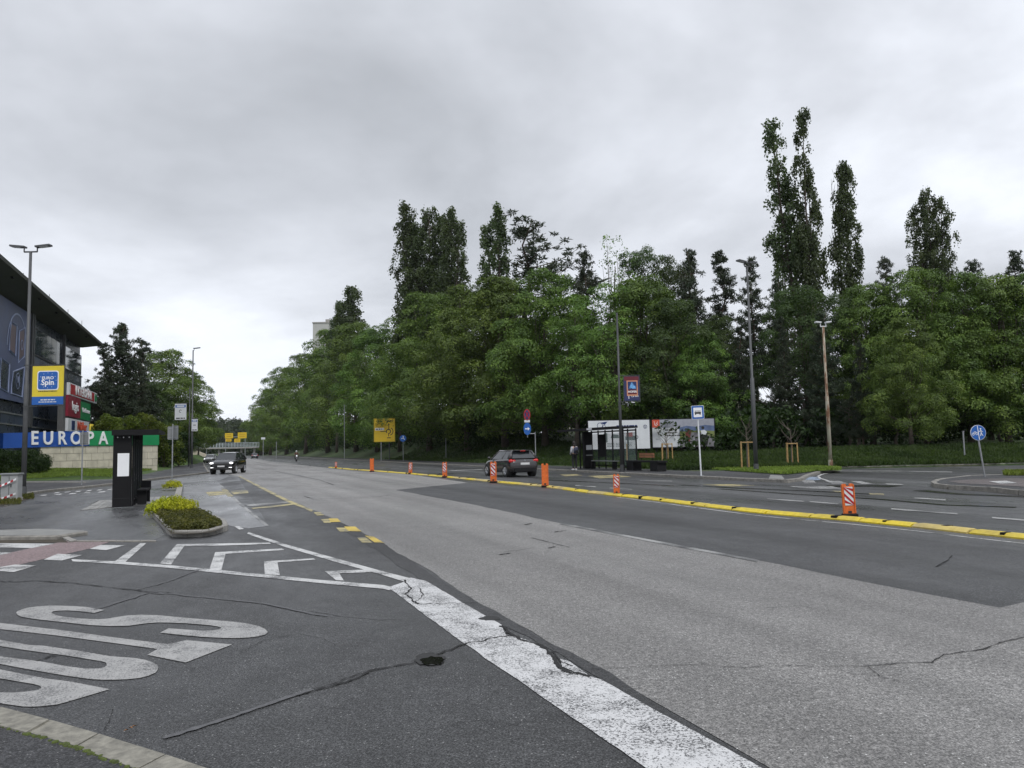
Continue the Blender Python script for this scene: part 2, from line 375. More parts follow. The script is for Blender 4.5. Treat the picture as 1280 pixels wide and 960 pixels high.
# ---- white and yellow markings
_mk = [0]
def mark(px, mat=P_white, z=.014):
    _mk[0] += 1
    return sheet('road_marking', px, z + .0003 * (_mk[0] % 9), mat, RD)
band = [(485, 735), (505, 728), (513, 722.5), (533, 727), (557, 741), (580, 755), (606, 770), (627, 782), (633, 795), (657, 800), (676, 811), (687, 817), (697, 837), (728, 844), (750, 850), (780, 867), (860, 911), (941, 955), (1010, 993), (930, 1050), (860, 1000), (804, 959), (713, 897), (580, 805)]
sheet_w('road_marking', jag(band, .005, .1, 8), .0141, P_band, RD); mark([(700, 822), (712, 825.5), (737, 843.5), (722, 840), (703, 832)], P_band); mark([(668, 805), (676, 807), (687, 814), (676, 810)], P_band)
mark([(89, 698.3), (150, 701.2), (212, 705.8), (270, 711.3), (340, 718.2), (400, 724), (479, 730.4), (490, 733), (487, 737), (479, 735), (400, 728), (340, 722), (270, 715), (212, 709.2), (150, 704.4), (91, 701)])
mark([(310.3, 664.5), (361, 680.8), (420, 697.2), (476, 712.6), (515, 722.5), (508, 727), (474, 716.6), (418, 701.2), (358, 683.6), (309, 666.8)])
mark([(293, 657.5), (299, 657.3), (305, 660.6), (299, 661.4)])
mark([(143.4, 701), (175.3, 678.4), (182.7, 678.4), (156.7, 701.7)])
mark([(199.7, 703.6), (220.5, 680), (231.9, 679.7), (213.8, 705)])
mark([(221, 679.6), (280, 678.6), (337.5, 677.6), (338.6, 679.3), (280, 681.2), (231, 682)])
mark([(261.6, 711.3), (269, 689.7), (352.5, 685), (355.3, 686.9), (282, 691.6), (276.6, 712.2)])
mark([(331, 716.9), (330, 701), (391.9, 697.2), (394.7, 698.7), (346.9, 702.3), (349.7, 718.4)])
mark([(406, 713.2), (462, 711), (479, 713.7), (424.2, 715.9), (429.8, 725), (420, 724.4)])
for q in ([(-60, 678), (0, 678.4), (67.7, 679), (40, 684.5), (0, 683.7), (-60, 683)], [(-60, 688.5), (0, 689.5), (14.6, 690.3), (0, 693), (-60, 696)], [(111.6, 685.5), (126, 680.5), (156, 681), (132.8, 687)], [(54.5, 698.8), (71.7, 691.6), (103.6, 693), (77, 699.9)], [(0, 708), (18.6, 704.9), (46, 706), (17.3, 714.2), (0, 713), (-20, 712)]): mark(q)
def K(pts): return [(x / 3.5556, 720 + y / 3.5556) for x, y in pts]
LET = {
 'S': [(465, 147), (420, 140), (380, 133), (325, 130), (270, 128), (215, 128), (170, 131), (125, 137), (95, 145), (76, 153), (72, 160), (78, 169), (95, 177), (135, 184), (180, 190), (300, 203), (400, 214), (490, 218), (570, 217), (620, 210), (660, 205), (700, 202), (765, 203), (830, 206), (930, 214), (965, 219), (984, 226), (975, 233), (940, 237), (900, 238), (830, 234), (750, 228), (712, 247), (800, 257), (900, 266), (1010, 271), (1060, 271), (1110, 268), (1150, 263), (1180, 255), (1190, 244), (1178, 231), (1150, 218), (1105, 208), (1050, 200), (930, 190), (830, 182), (700, 170), (620, 168), (560, 172), (520, 178), (480, 185), (440, 188), (400, 187), (330, 182), (285, 177), (248, 170), (228, 160), (236, 153), (260, 150), (300, 149), (340, 151), (420, 160)],
 'T': [(-80, 195), (0, 205), (300, 240), (500, 268), (745, 298), (830, 281), (1032, 300), (825, 380), (655, 346), (700, 320), (500, 293), (250, 260), (0, 232), (-80, 222)],
 'U': [(-80, 268), (0, 280), (130, 302), (190, 305), (350, 328), (490, 352), (600, 360), (645, 368), (680, 380), (700, 391), (704, 402), (700, 414), (690, 425), (660, 438), (620, 448), (565, 454), (500, 456), (450, 456), (400, 453), (280, 436), (100, 405), (0, 386), (-80, 373), (-80, 340), (0, 352), (180, 375), (300, 397), (380, 407), (440, 406), (465, 401), (475, 392), (470, 380), (450, 374), (420, 369), (300, 350), (100, 323), (0, 307), (-80, 295)],
 'J': [(-80, 398), (0, 410), (200, 450), (320, 465), (487, 498), (300, 553), (250, 566), (200, 572), (150, 575), (100, 574), (0, 560), (-80, 545), (-80, 500), (0, 512), (60, 513), (120, 508), (170, 500), (185, 490), (176, 482), (150, 475), (0, 450), (-80, 438)]}
for k in LET: mark(K(LET[k]), P_letters, .0145)
# pale and dark overlaid traces
for q in ([(425, 657.5), (427, 655), (449, 657.2), (445, 661)], [(438, 657.8), (452, 660), (449, 664.4), (432, 662.6)]): pass
mark([(456, 669), (466, 669.6), (481, 678.2), (468, 677.2)], P_yellow, .016); mark([(446, 671), (457, 671), (466, 678), (452, 677.4)], P_yfaint)
mark([(430, 657.6), (444, 657.6), (452, 663.6), (436, 663.2)], P_yellow, .016); mark([(420, 659), (431, 659), (437, 664), (425, 664)], P_yfaint)
mark([(411, 647.6), (422, 647.6), (426, 651.6), (413, 652)], P_yellow, .016); mark([(401, 648.6), (411, 648), (414, 653), (405, 653)], P_yfaint)
mark([(392, 640), (401, 640), (405, 643.4), (396, 643.8)], P_yfaint, .016)
mark([(298, 595.2), (300.6, 595.2), (330, 609.4), (361, 624.6), (392, 637.4), (389, 639), (357, 626), (327, 611)], P_yfaint, .016)
mark([(306, 631.2), (312, 630), (358, 626.6), (366, 627.6), (340, 630), (313, 632.6)], P_faint); mark([(314, 634.6), (340, 632), (368, 628.6), (370, 630), (340, 634), (317, 636)], P_yfaint)
mark([(274, 606), (277, 606), (300, 627.4), (336, 656.4), (332, 657.4), (297, 629)], P_faint)
mark([(257, 615), (285, 612.4), (288, 617), (262, 620)], P_yfaint); mark([(288, 613.4), (309, 612.4), (311, 616), (292, 618)], P_yfaint); mark([(276, 610.6), (282, 610.6), (292, 620), (285, 620.4)], P_yfaint)
# traffic-worn edge line along the patch
mark([(700, 652.6), (820, 675), (947, 698.6), (947, 701.4), (820, 677.6), (700, 654.6)], P_faint, .016)
mark([(560, 595.6), (600, 598), (640, 601.6), (700, 608), (700, 609), (600, 600), (560, 597)], P_faint)
# far lanes
for q in ([(719, 606.2), (745, 607.8), (745, 608.8), (719, 607)], [(762, 609.2), (790, 611), (790, 612), (762, 610)], [(959, 622.6), (1005, 625.6), (1005, 626.9), (959, 623.6)], [(1012, 626), (1048, 628.6), (1048, 630), (1012, 627.2)],
          [(1114, 634.8), (1197, 640.8), (1197, 642.6), (1114, 636.4)], [(1143, 621.3), (1182, 623.7), (1182, 625.2), (1143, 622.5)], [(1240, 645.6), (1300, 650), (1300, 651.8), (1240, 647.2)]): mark(q, P_lane)
mark([(878, 605.6), (915, 605), (950, 607), (915, 607.6)], P_yfaint); mark([(735, 594.8), (770, 593.4), (790, 595.8), (750, 597.6)], P_yfaint); mark([(700, 593), (720, 592.6), (728, 594), (706, 595)], P_yfaint)
mark([(800, 600), (840, 600.6), (840, 601.6), (800, 601)], P_faint); mark([(560, 587.6), (600, 586.2), (606, 587), (566, 588.6)], P_faint)
mark([(1085.6, 616.2), (1104, 616.6), (1106, 618.4), (1088, 618)], P_yfaint); mark([(1040, 613), (1065, 613.6), (1070, 615), (1044, 614.6)], P_yfaint)
for q in ([(1001, 599.4), (1016, 599.6), (1021, 603.8), (1006, 604.2)], [(986, 607.4), (1040, 607.6), (1056, 611), (1000, 609.8)], [(1031, 600.6), (1049, 600.8), (1060, 604), (1040, 604.2)], [(1063, 601.2), (1075, 601.2), (1092, 604.4), (1078, 604.8)], [(1105, 604), (1125, 604.4), (1131, 606), (1110, 605.6)]): mark(q, P_lane)
mark([(1040, 589.6), (1034, 590.4), (1026, 592.4), (1021, 595), (1024, 598), (1034, 600.8), (1037, 600.6), (1027, 597.6), (1024, 595), (1029, 592.8), (1040, 590.6)])
mark([(1048, 588), (1120, 588.2), (1190, 589.4), (1190, 590.2), (1120, 589), (1048, 588.8)], P_faint)
sheet('cycle_crossing', [(986, 597.2), (1010, 595.6), (1022, 596.2), (1026, 599.6), (1000, 601), (988, 600)], .012, P_blue, RD)
mark([(1236, 601.6), (1258, 600.8), (1272, 603.8), (1250, 604.4)], P_white, .145)
# far main road lane lines
mark([(340, 577.2), (372, 579.4), (372, 579.9), (340, 577.7)], P_faint)
mark([(345, 590.6), (380, 594.2), (380, 595.1), (345, 591.2)], P_faint)
# checker crossing and white square left
for r_, (ya, yb, xa, xb) in enumerate(((620.6, 614.4, 31, 140), (616.8, 611.8, 60, 140))):
    n = 12
    for i in range(0, n, 1):
        if (i + r_) % 2: continue
        a, b = i / n, (i + .9) / n
        x0, x1 = xa + (xb - xa) * a, xa + (xb - xa) * b; y0, y1 = ya + (yb - ya) * a, ya + (yb - ya) * b
        mark([(x0, y0), (x1, y1), (x1 + 3, y1 - 1.3), (x0 + 3, y0 - 1.3)], P_white, .016)
# ---- cracks, tar lines and the pothole
M_crack = M('crack_shadow', (.012, .012, .012), .9, vary=.3)
M_seamd = M('broken_asphalt', (.022, .022, .022), .8, vary=.5, scale=40, bumpy=.01)
M_tar = M('pale_sealed_line', (.088, .088, .092), .7, vary=.35, scale=25)
M_puddle = M('puddle_water', (.008, .008, .007), .03, vary=.1)
def wig(px, amp, n=5, seed=1):
    rnd = random.Random(seed); out = []
    for a, b in zip(px[:-1], px[1:]):
        for k in range(n):
            t = k / n; out.append((a[0] + (b[0] - a[0]) * t + rnd.uniform(-1, 1) * amp * .8, a[1] + (b[1] - a[1]) * t + rnd.uniform(-1, 1) * amp * .5))
    return out + [px[-1]]
def crack(px, w, seed=1, amp=1.7, z=.0185, mat=None, jit=1.3, name='crack'):
    w = w * (.62 if mat is None else .6) if not hasattr(w, '__len__') else [v * .55 for v in w]
    _mk[0] += 1; z += .0003 * (_mk[0] % 9)
    return ribbon(name, wig(px, amp, 6, seed), w, z, mat or M_crack, RD, jit, random.Random(seed))
crack([(372, 869), (392, 863), (440, 850), (462, 838), (515, 828), (545, 818), (582, 804), (610, 799), (640, 793), (650, 797)], .03, 3)
crack([(392, 861), (420, 853), (446, 842), (480, 835)], .014, 33)
crack([(0, 727), (14, 726.5)], .05, 4); crack([(14, 727), (45, 725.5), (95, 729), (150, 735), (185, 739.5), (212, 740.5)], .035, 5, .7)
crack([(505, 724), (514, 735), (507, 742), (518, 752), (522, 755)], .03, 6); crack([(524, 735), (530, 743), (520, 752), (524, 755), (560, 754), (597, 753)], .022, 7)
crack([(626, 781), (636, 790), (652, 799), (676, 806), (690, 818), (697, 830), (705, 838), (738, 845)], .045, 8); crack([(690, 812), (700, 826), (716, 832)], .02, 18)
crack([(810, 832), (850, 831), (880, 830), (900, 833), (937, 834), (960, 831), (1010, 832), (1085, 832)], .009, 9, .6)
crack([(1085, 832), (1120, 829), (1165, 827), (1180, 818), (1230, 811), (1250, 803), (1280, 796), (1330, 788)], .016, 10, .8)
crack([(740, 836), (780, 834), (812, 832)], .006, 19, .5)
crack([(130, 911), (135, 904), (139, 894), (141, 886)], .006, 11, .5); crack([(46, 826), (58, 822), (64, 819), (70, 820)], .03, 12, .6)
crack([(380, 620), (392, 624), (470, 621), (488, 618.6)], .05, 14, .2); crack([(300, 583), (345, 589), (400, 600), (417, 606)], .07, 15, .25)
crack([(625, 690), (645, 688), (668, 684)], .02, 16, .3); crack([(1170, 708), (1185, 700), (1190, 694)], .03, 17, .4); crack([(665, 672), (700, 681), (712, 684)], .02, 20, .4)
for (cx, cy, w) in ((632, 692, 14), (700, 664, 16), (660, 655, 9), (690, 684, 9)): crack([(cx - w / 2, cy + 1), (cx, cy), (cx + w / 2, cy - 1)], [.02] + [.08] * 11 + [.02], cx, .5)
for px, w in (([(170, 737), (195, 731), (215, 725), (235, 717), (249, 712)], .045), ([(185, 739), (240, 745), (290, 750), (330, 754), (390, 767), (410, 770)], .05), ([(118, 762), (150, 752), (185, 741), (205, 742)], .05), ([(205, 922), (260, 905), (320, 885), (360, 871), (390, 861)], .07), ([(388, 763), (430, 770), (475, 774), (500, 773)], .02)):
    crack(px, w, int(px[0][0]) + 50, .8, .0165, M_tar, .8, 'sealed_crack')
def blob(name, cx, cy, rx, ry, z, mat, seed):
    rnd = random.Random(seed); return sheet(name, [(cx + rx * cos(a) * (1 + rnd.uniform(-.22, .2)), cy + ry * sin(a) * (1 + rnd.uniform(-.22, .2))) for a in [2 * pi * k / 22 for k in range(22)]], z, mat, RD)
M_stain = asphalt('oil_stained_asphalt', .115, .2, tint=(1.02, 1, .97), pale=.1, patch=.2)
blob('pothole', 538, 822.5, 19, 7.5, .0195, M_seamd, 3); blob('puddle', 541, 824, 15, 5.2, .0205, M_puddle, 4)
blob('pothole', 612, 771.5, 13, 2.6, .0195, M_seamd, 5)
crack([(560, 905), (600, 898), (640, 905), (668, 900)], .006, 61, .8); crack([(300, 815), (330, 800), (372, 792), (402, 797)], .008, 62, .9); crack([(402, 797), (420, 806), (455, 808)], .005, 63, .8); crack([(1085, 832), (1100, 845), (1128, 852)], .006, 64, .7); crack([(950, 760), (1000, 757), (1040, 764)], .008, 65, .5)
# dark wet streaks on the far lanes
M_streak = asphalt('wet_streak', .018, .04, pale=0, rlo=.1, rhi=.3, wet=.9)
for px, w in (([(850, 606), (920, 610), (1000, 613), (1100, 618)], .35), ([(900, 611), (1000, 618), (1100, 624), (1180, 631), (1270, 634)], .25), ([(1035, 607.6), (1090, 607.2), (1120, 608)], 1.1), ([(1150, 613), (1200, 617.6), (1290, 621)], .5), ([(680, 600), (760, 603.4), (840, 607)], .25)):
    ribbon('wet_streak', px, w, .0125, M_streak, RD)
# ---- kerbs: individual stones
M_kerb = M('kerb_stone', (.25, .24, .22), .75, vary=.28, scale=9, bumpy=.01)
M_kerbd = M('kerb_stone_dirty', (.2, .19, .17), .8, vary=.35, scale=7, bumpy=.01)
def kerb_run(pts, w, h, parent, mat=M_kerb, length=1.0, name='kerb_stone', maxn=120, z0=-.02, side=1):
    P = [Vector((p.x, p.y, 0)) for p in pts]; segs = []
    for a, b in zip(P[:-1], P[1:]):
        n = max(1, round((b - a).length / length))
        segs += [(a.lerp(b, i / n), a.lerp(b, (i + 1) / n)) for i in range(n)]
    rnd = random.Random(len(segs)); rest = MB()
    for i, (a, b) in enumerate(segs):
        t = (b - a).normalized(); n = Vector((-t.y, t.x, 0)) * side; g = t * .006
        hh = h + rnd.uniform(-.006, .006)
        mb = MB() if i < maxn else rest
        q = [a + g, b - g, b - g + n * w, a + g + n * w]; c = n * .02
        vs = [(*p.xy, z0) for p in q] + [(*p.xy, hh - .02) for p in q] + [(*(q[0] + c).xy, hh), (*(q[1] + c).xy, hh), (*q[2].xy, hh), (*q[3].xy, hh)]
        mb.add(vs, [(3, 2, 1, 0), (0, 1, 5, 4), (1, 2, 6, 5), (2, 3, 7, 6), (3, 0, 4, 7), (4, 5, 9, 8), (5, 6, 10, 9), (6, 7, 11, 10), (7, 4, 8, 11), (8, 9, 10, 11)])
        if i < maxn: mb.build(name, mat, parent)
    if rest.v: tag(rest.build(name, mat, parent), kind='stuff')
# near footpath under the camera
near_path = sheet('footpath', [(-300, 840), (0, 903.5), (34, 914.6), (94, 932), (162, 957), (300, 1010), (600, 1150), (300, 2500), (-1200, 2500)], .095, A_path, kind='structure')
def stone(px, z0, z1, mat, parent, name='kerb_stone'):
    mb = MB(); mb.slab([G(x, y, z1).xy for x, y in px], z0, z1); return mb.build(name, mat, parent)
M_nk = M('weathered_kerb_stone', (.2, .19, .16), .8, vary=.38, scale=16, bumpy=.012)
tops = [(-150, 860), (-70, 871.5), (0, 882.8), (62, 899), (123, 916.5), (207, 942.5), (262, 961), (330, 985), (420, 1018)]
bots = [(-200, 870), (-110, 884), (-28, 899), (33.5, 915), (94, 933), (172, 961), (240, 986), (300, 1012), (380, 1048)]
for i in range(len(tops) - 1):
    a, b = tops[i], tops[i + 1]; c, d = bots[i + 1], bots[i]
    ia = (a[0] + .9, a[1] + .5); ib = (b[0] - 1.0, b[1] - .1); 
    stone([ia, ib, (c[0] - 1.0, c[1] - .1), (d[0] + .9, d[1] + .5)], -.02, .098 + .006 * ((i * 7) % 3 - 1), M_nk, near_path)
M_moss = M('moss', (.06, .08, .015), .9, vary=.5, scale=30)
moss = MB(); rnd = random.Random(5)
for i in range(len(bots) - 1):
    for k in range(34):
        t = rnd.random(); x = bots[i][0] + (bots[i + 1][0] - bots[i][0]) * t; y = bots[i][1] + (bots[i + 1][1] - bots[i][1]) * t + rnd.uniform(-1, 2.5)
        p = G(x, y, .1); s_ = rnd.uniform(.006, .02); moss.sphere((p.x, p.y, .094), (s_, s_, s_ * .7), 6, 4)
tag(moss.build('moss', M_moss), kind='stuff')
# right kerb, pavement, verge
kc = [G(1049, 587.6), G(1030, 591), G(1012, 596.5), G(1004, 601), G(985, 603.6), G(930, 601.5)]
def inset(P, w):
    out = []
    for i, q in enumerate(P):
        t = (P[min(i + 1, len(P) - 1)] - P[max(i - 1, 0)]).normalized(); out.append(Vector((q.x + t.y * w, q.y - t.x * w)))
    return out
pv = inset(kc + [kerbR(330)], .15) + [kerbR(330, 3.6).xy, kerbR(12, 3.6).xy, G(900, 587.2, .125).xy, G(959, 591.4, .125).xy, G(983, 592.6, .125).xy, G(1003, 590.6, .125).xy, G(1019, 588.6, .125).xy, G(1035, 587.2, .125).xy]
right_path = sheet_w('pavement', pv, .125, A_path, kind='structure')
kerb_run(kc + [kerbR(330)], .16, .13, right_path, M_kerbd, 1.0, side=-1, maxn=60)
sheet('pale_paving_strip', [(961, 598.2), (981, 598.8), (977, 594.4), (963, 593.6)], .129, M('pale_paving', (.2, .2, .19), .6, vary=.2), right_path)
# far edge of the side road
kerb_run([Vector((17.6, 43.4, 0)), Vector((75, 43.4, 0))], .15, .12, right_path, M_kerbd, 1.0, maxn=60)
# traffic island on the right
isl = [(1170, 602.4), (1176, 599.6), (1185, 597.8), (1215, 594.5), (1268, 592.5), (1400, 594), (1500, 600), (1500, 630), (1400, 622), (1280, 612.6), (1241, 609), (1215, 607.6), (1190, 606.4), (1175, 604.8)]
island = sheet('traffic_island', isl, .128, A_path, kind='structure')
sheet('cycle_path', [(1184, 601.4), (1215, 599), (1262, 597.4), (1400, 603), (1400, 614), (1280, 608.4), (1232, 605.6), (1200, 604)], .136, A_pinkd, island)
kerb_run([G(x, y, .128) for x, y in isl[7:] + isl[:6]], .16, .134, island, M_kerbd, .9, side=1)
# left kerbs and pavements
lk = [G(31, 620), G(60, 615.4), G(98, 611.8), G(140, 607), G(200, 599.2), G(262, 591.6), G(256, 583), G(254, 574.5)]
left_path = sheet_w('pavement', [q.xy for q in inset(lk, -.14)] + [G(245, 573, .118).xy, G(228, 577, .118).xy, G(215, 586, .118).xy, G(150, 598.6, .118).xy, G(110, 603.4, .118).xy, G(0, 602.4, .118).xy, G(-60, 603, .118).xy, G(-60, 620, .118).xy], .118, A_path, kind='structure')
kerb_run(lk, .15, .125, left_path, M_kerbd, 1.0, side=1)
kerb_run([G(-40, 602.6, .13), G(105, 603, .13)], .12, .17, left_path, M_kerb, 1.0, side=1)
# refuge tip with its pale kerb (near left)
tip = sheet('traffic_island', [(-60, 663.6), (0, 662.3), (48, 660.8), (108, 663), (72, 668.6), (0, 669.4), (-60, 670)], .075, M('pale_paving', (.2, .2, .19), .6), kind='structure')
kerb_run([G(-60, 671.6, .07), G(0, 671.2, .07), G(72, 670.2, .07), G(110, 664.4, .07)], .14, .078, tip, M_kerbd, .9)
sheet('gutter_dirt', [(-60, 674), (78, 673.6), (86, 677.6), (-60, 679)], .0125, T_soil, RD)
stone([(72, 669), (80, 668.4), (96, 675), (88, 676.4)], 0, .03, M_kerb, tip)
for k in range(10):
    stone([(96 + k * 10, 675.2 - .05 * k), (105.4 + k * 10, 675.1), (105 + k * 10, 676.3), (95.6 + k * 10, 676.4)], 0, .02, M_kerbd, tip)
# paving slabs around the left bus shelter
slabs = sheet('paved_platform', [(100, 638), (122, 625.4), (180, 621.8), (222, 618.8), (222, 625.4), (194, 631.8), (180, 632.4), (140, 634)], .013, M('slab_joint', (.05, .05, .05), .8), kind='structure')
sm = M('paving_slab', (.27, .265, .25), .45, vary=.22, scale=2.5)
def bil(a, b, c, d, s, t): return (a[0] * (1 - s) * (1 - t) + b[0] * s * (1 - t) + c[0] * s * t + d[0] * (1 - s) * t, a[1] * (1 - s) * (1 - t) + b[1] * s * (1 - t) + c[1] * s * t + d[1] * (1 - s) * t)
A_, B_, C_, D_ = [G(x, y, .03) for x, y in ((101, 637.4), (222, 625.2), (222, 619.2), (124, 625.6))]
ns, ntt = 13, 5
for i in range(ns):
    for j in range(ntt):
        e_ = .035
        q = [bil(A_, B_, C_, D_, (i + a) / ns, (j + b) / ntt) for a, b in ((e_, e_ * 1.2), (1 - e_, e_ * 1.2), (1 - e_, 1 - e_ * 1.2), (e_, 1 - e_ * 1.2))]
        MB().slab(q, 0, .03 + random.uniform(-.003, .003)).build('paving_slab', sm, slabs)
kk = [G(x, y, .12) for x, y in ((225, 625), (226.6, 617), (228, 610), (229, 604.6))]
for a, b in zip(kk[:-1], kk[1:]):
    n = Vector((-(b - a).y, (b - a).x, 0)).normalized() * -.22; g_ = (b - a) * .01
    MB().slab([(a + g_).xy, (b - g_).xy, (b - g_ + n * -1).xy, (a + g_ + n * -1).xy], 0, .12).build('kerb_stone', M_kerb, slabs)
# lawns and banks
lawn = grid('lawn', -130, -12, 48, 260, 2.0, hL, T_lawn)
bank = grid('grass_bank', -150, 111, 30, 420, 1.5, hR, T_bank, (0, 75, 39, 60))
grid('grass_bank', 0, 75, 39, 60, .3, hR, T_bank)
VG = [(820, 583.5), (860, 586), (900, 587.5), (959, 591.6), (983, 592.8), (1003, 590.8), (1019, 588.8), (1052, 587.3), (1049, 585.2), (1000, 584), (900, 582), (850, 580.5)]
verge = sheet('grass_verge', VG, .15, T_lawn, kind='structure')
# ================================================================ VEGETATION
def leafmat(name, lo, mid, hi, rough=.55, trans=.35, scale=.55):
    m = bpy.data.materials.new(name); m.use_nodes = True; nt = m.node_tree; nt.nodes.clear(); N = nodes(nt); L = nt.links.new
    o = N('ShaderNodeOutputMaterial'); b = N('ShaderNodeBsdfPrincipled'); tr = N('ShaderNodeBsdfTranslucent'); ms = N('ShaderNodeMixShader'); ms.inputs[0].default_value = trans
    f = tex(N, L, scale, 3, .6); oi = N('ShaderNodeObjectInfo'); g = tex(N, L, 9, 1, .5)
    c = ramp(N, L, f, [(.32, lo), (.68, hi), (.5, mid)])
    c = mixc(N, L, 1, c, ramp(N, L, g, [(.3, .65), (.7, 1.35)]), 'MULTIPLY')
    hs = N('ShaderNodeHueSaturation'); L(c, hs.inputs['Color'])
    a = N('ShaderNodeMath', operation='MULTIPLY_ADD'); L(oi.outputs['Random'], a.inputs[0]); a.inputs[1].default_value = .03; a.inputs[2].default_value = .485; L(a.outputs[0], hs.inputs['Hue'])
    v = N('ShaderNodeMath', operation='MULTIPLY_ADD'); L(oi.outputs['Random'], v.inputs[0]); v.inputs[1].default_value = .35; v.inputs[2].default_value = .82; L(v.outputs[0], hs.inputs['Value'])
    L(hs.outputs[0], b.inputs['Base Color']); b.inputs['Roughness'].default_value = rough; b.inputs['Specular IOR Level'].default_value = .3
    t2 = mixc(N, L, 1, hs.outputs[0], (1.25, 1.35, .55), 'MULTIPLY'); L(t2, tr.inputs[0])
    L(b.outputs[0], ms.inputs[1]); L(tr.outputs[0], ms.inputs[2]); L(ms.outputs[0], o.inputs[0]); return m
LM_lime = leafmat('lime_leaves', (.048, .086, .016), (.088, .146, .026), (.17, .25, .048), trans=.22)
LM_dark = leafmat('dark_broad_leaves', (.034, .058, .020), (.052, .082, .026), (.082, .12, .036))
LM_pop = leafmat('poplar_leaves', (.045, .068, .030), (.066, .094, .040), (.095, .125, .055))
LM_pine = leafmat('pine_needles', (.028, .042, .026), (.042, .058, .034), (.065, .08, .046), trans=.1)
LM_gold = leafmat('golden_shrub_leaves', (.22, .24, .015), (.36, .36, .02), (.5, .48, .04), scale=3)
LM_cover = leafmat('ground_cover_leaves', (.045, .05, .015), (.08, .085, .02), (.14, .13, .03), scale=3)
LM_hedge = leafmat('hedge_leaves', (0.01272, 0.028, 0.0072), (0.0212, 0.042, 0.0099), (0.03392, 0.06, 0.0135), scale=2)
LM_shrub = leafmat('shrub_leaves', (0.06095, 0.09775, 0.01242), (0.1036, 0.1495, 0.0207), (0.1585, 0.207, 0.03105), scale=.8)
LM_grass = leafmat('grass_blades', (.11, .155, .03), (.155, .215, .04), (.21, .28, .06), scale=.7)
LM_grassd = leafmat('verge_grass_blades', (.022, .042, .009), (.036, .062, .013), (.055, .088, .02), scale=.35)
LM_far = leafmat('far_wood_leaves', (.02, .036, .018), (.035, .055, .026), (.055, .078, .035), scale=.06)
M_bark = M('bark', (.075, .06, .048), .9, vary=.4, scale=5, bumpy=.05)
M_barkp = M('pine_bark', (.085, .06, .045), .9, vary=.4, scale=4, bumpy=.05)
M_twig = M('bare_twigs', (.11, .09, .075), .9, vary=.3)
def nrm(a): return a / np.maximum(1e-9, np.linalg.norm(a, axis=1, keepdims=True))
def leaves(name, P, Nn, size, mat, rs, aspect=.62, along=None, parent=None):
    n = len(P); Nn = nrm(Nn)
    T = along if along is not None else rs.normal(size=(n, 3)); T = nrm(T - (T * Nn).sum(1, keepdims=True) * Nn); B = np.cross(Nn, T)
    s = (size * (.65 + .7 * rs.random(n)))[:, None] if not hasattr(size, 'shape') else size[:, None]
    fold = Nn * s * .12
    V = np.stack([P - T * s * .5, P + B * s * aspect * .5 + fold, P + T * s * .5, P - B * s * aspect * .5 + fold], 1).reshape(-1, 3)
    me = bpy.data.meshes.new(name); me.vertices.add(4 * n); me.vertices.foreach_set('co', V.astype(np.float32).ravel())
    me.loops.add(4 * n); me.loops.foreach_set('vertex_index', np.arange(4 * n, dtype=np.int32))
    me.polygons.add(n); me.polygons.foreach_set('loop_start', np.arange(0, 4 * n, 4, dtype=np.int32)); me.polygons.foreach_set('loop_total', np.full(n, 4, dtype=np.int32))
    me.materials.append(mat); me.update(calc_edges=True); return me
def dome(rs, n, out, flat, spread=.9):
    d = nrm(rs.normal(size=(n, 3)) + out * spread + np.array([0, 0, .55])); return d * np.array([1, 1, flat]), d
def trunk_mesh(pts, rad, limbs, mat, rs, nside=9):
    mb = MB(); mb.tube(pts, rad, nside)
    for a, b, r in limbs:
        a, b = Vector(a), Vector(b); m = a.lerp(b, .5) + Vector(rs.normal(size=3) * (b - a).length * .06); m.z -= (b - a).length * .05
        mb.tube([a, m, b], [r, r * .62, r * .2], 5)
    return mb
PROTO = {}
def put_mesh(kind, crown, tm):  PROTO[kind] = (crown, tm)
def tree_parts(seed, kind, crown_me, mb, mat):
    me = bpy.data.meshes.new('trunk'); me.from_pydata(mb.v, [], mb.f); me.materials.append(mat)
    me.polygons.foreach_set('use_smooth', [True] * len(me.polygons)); me.update(); PROTO[kind] = (crown_me, me)
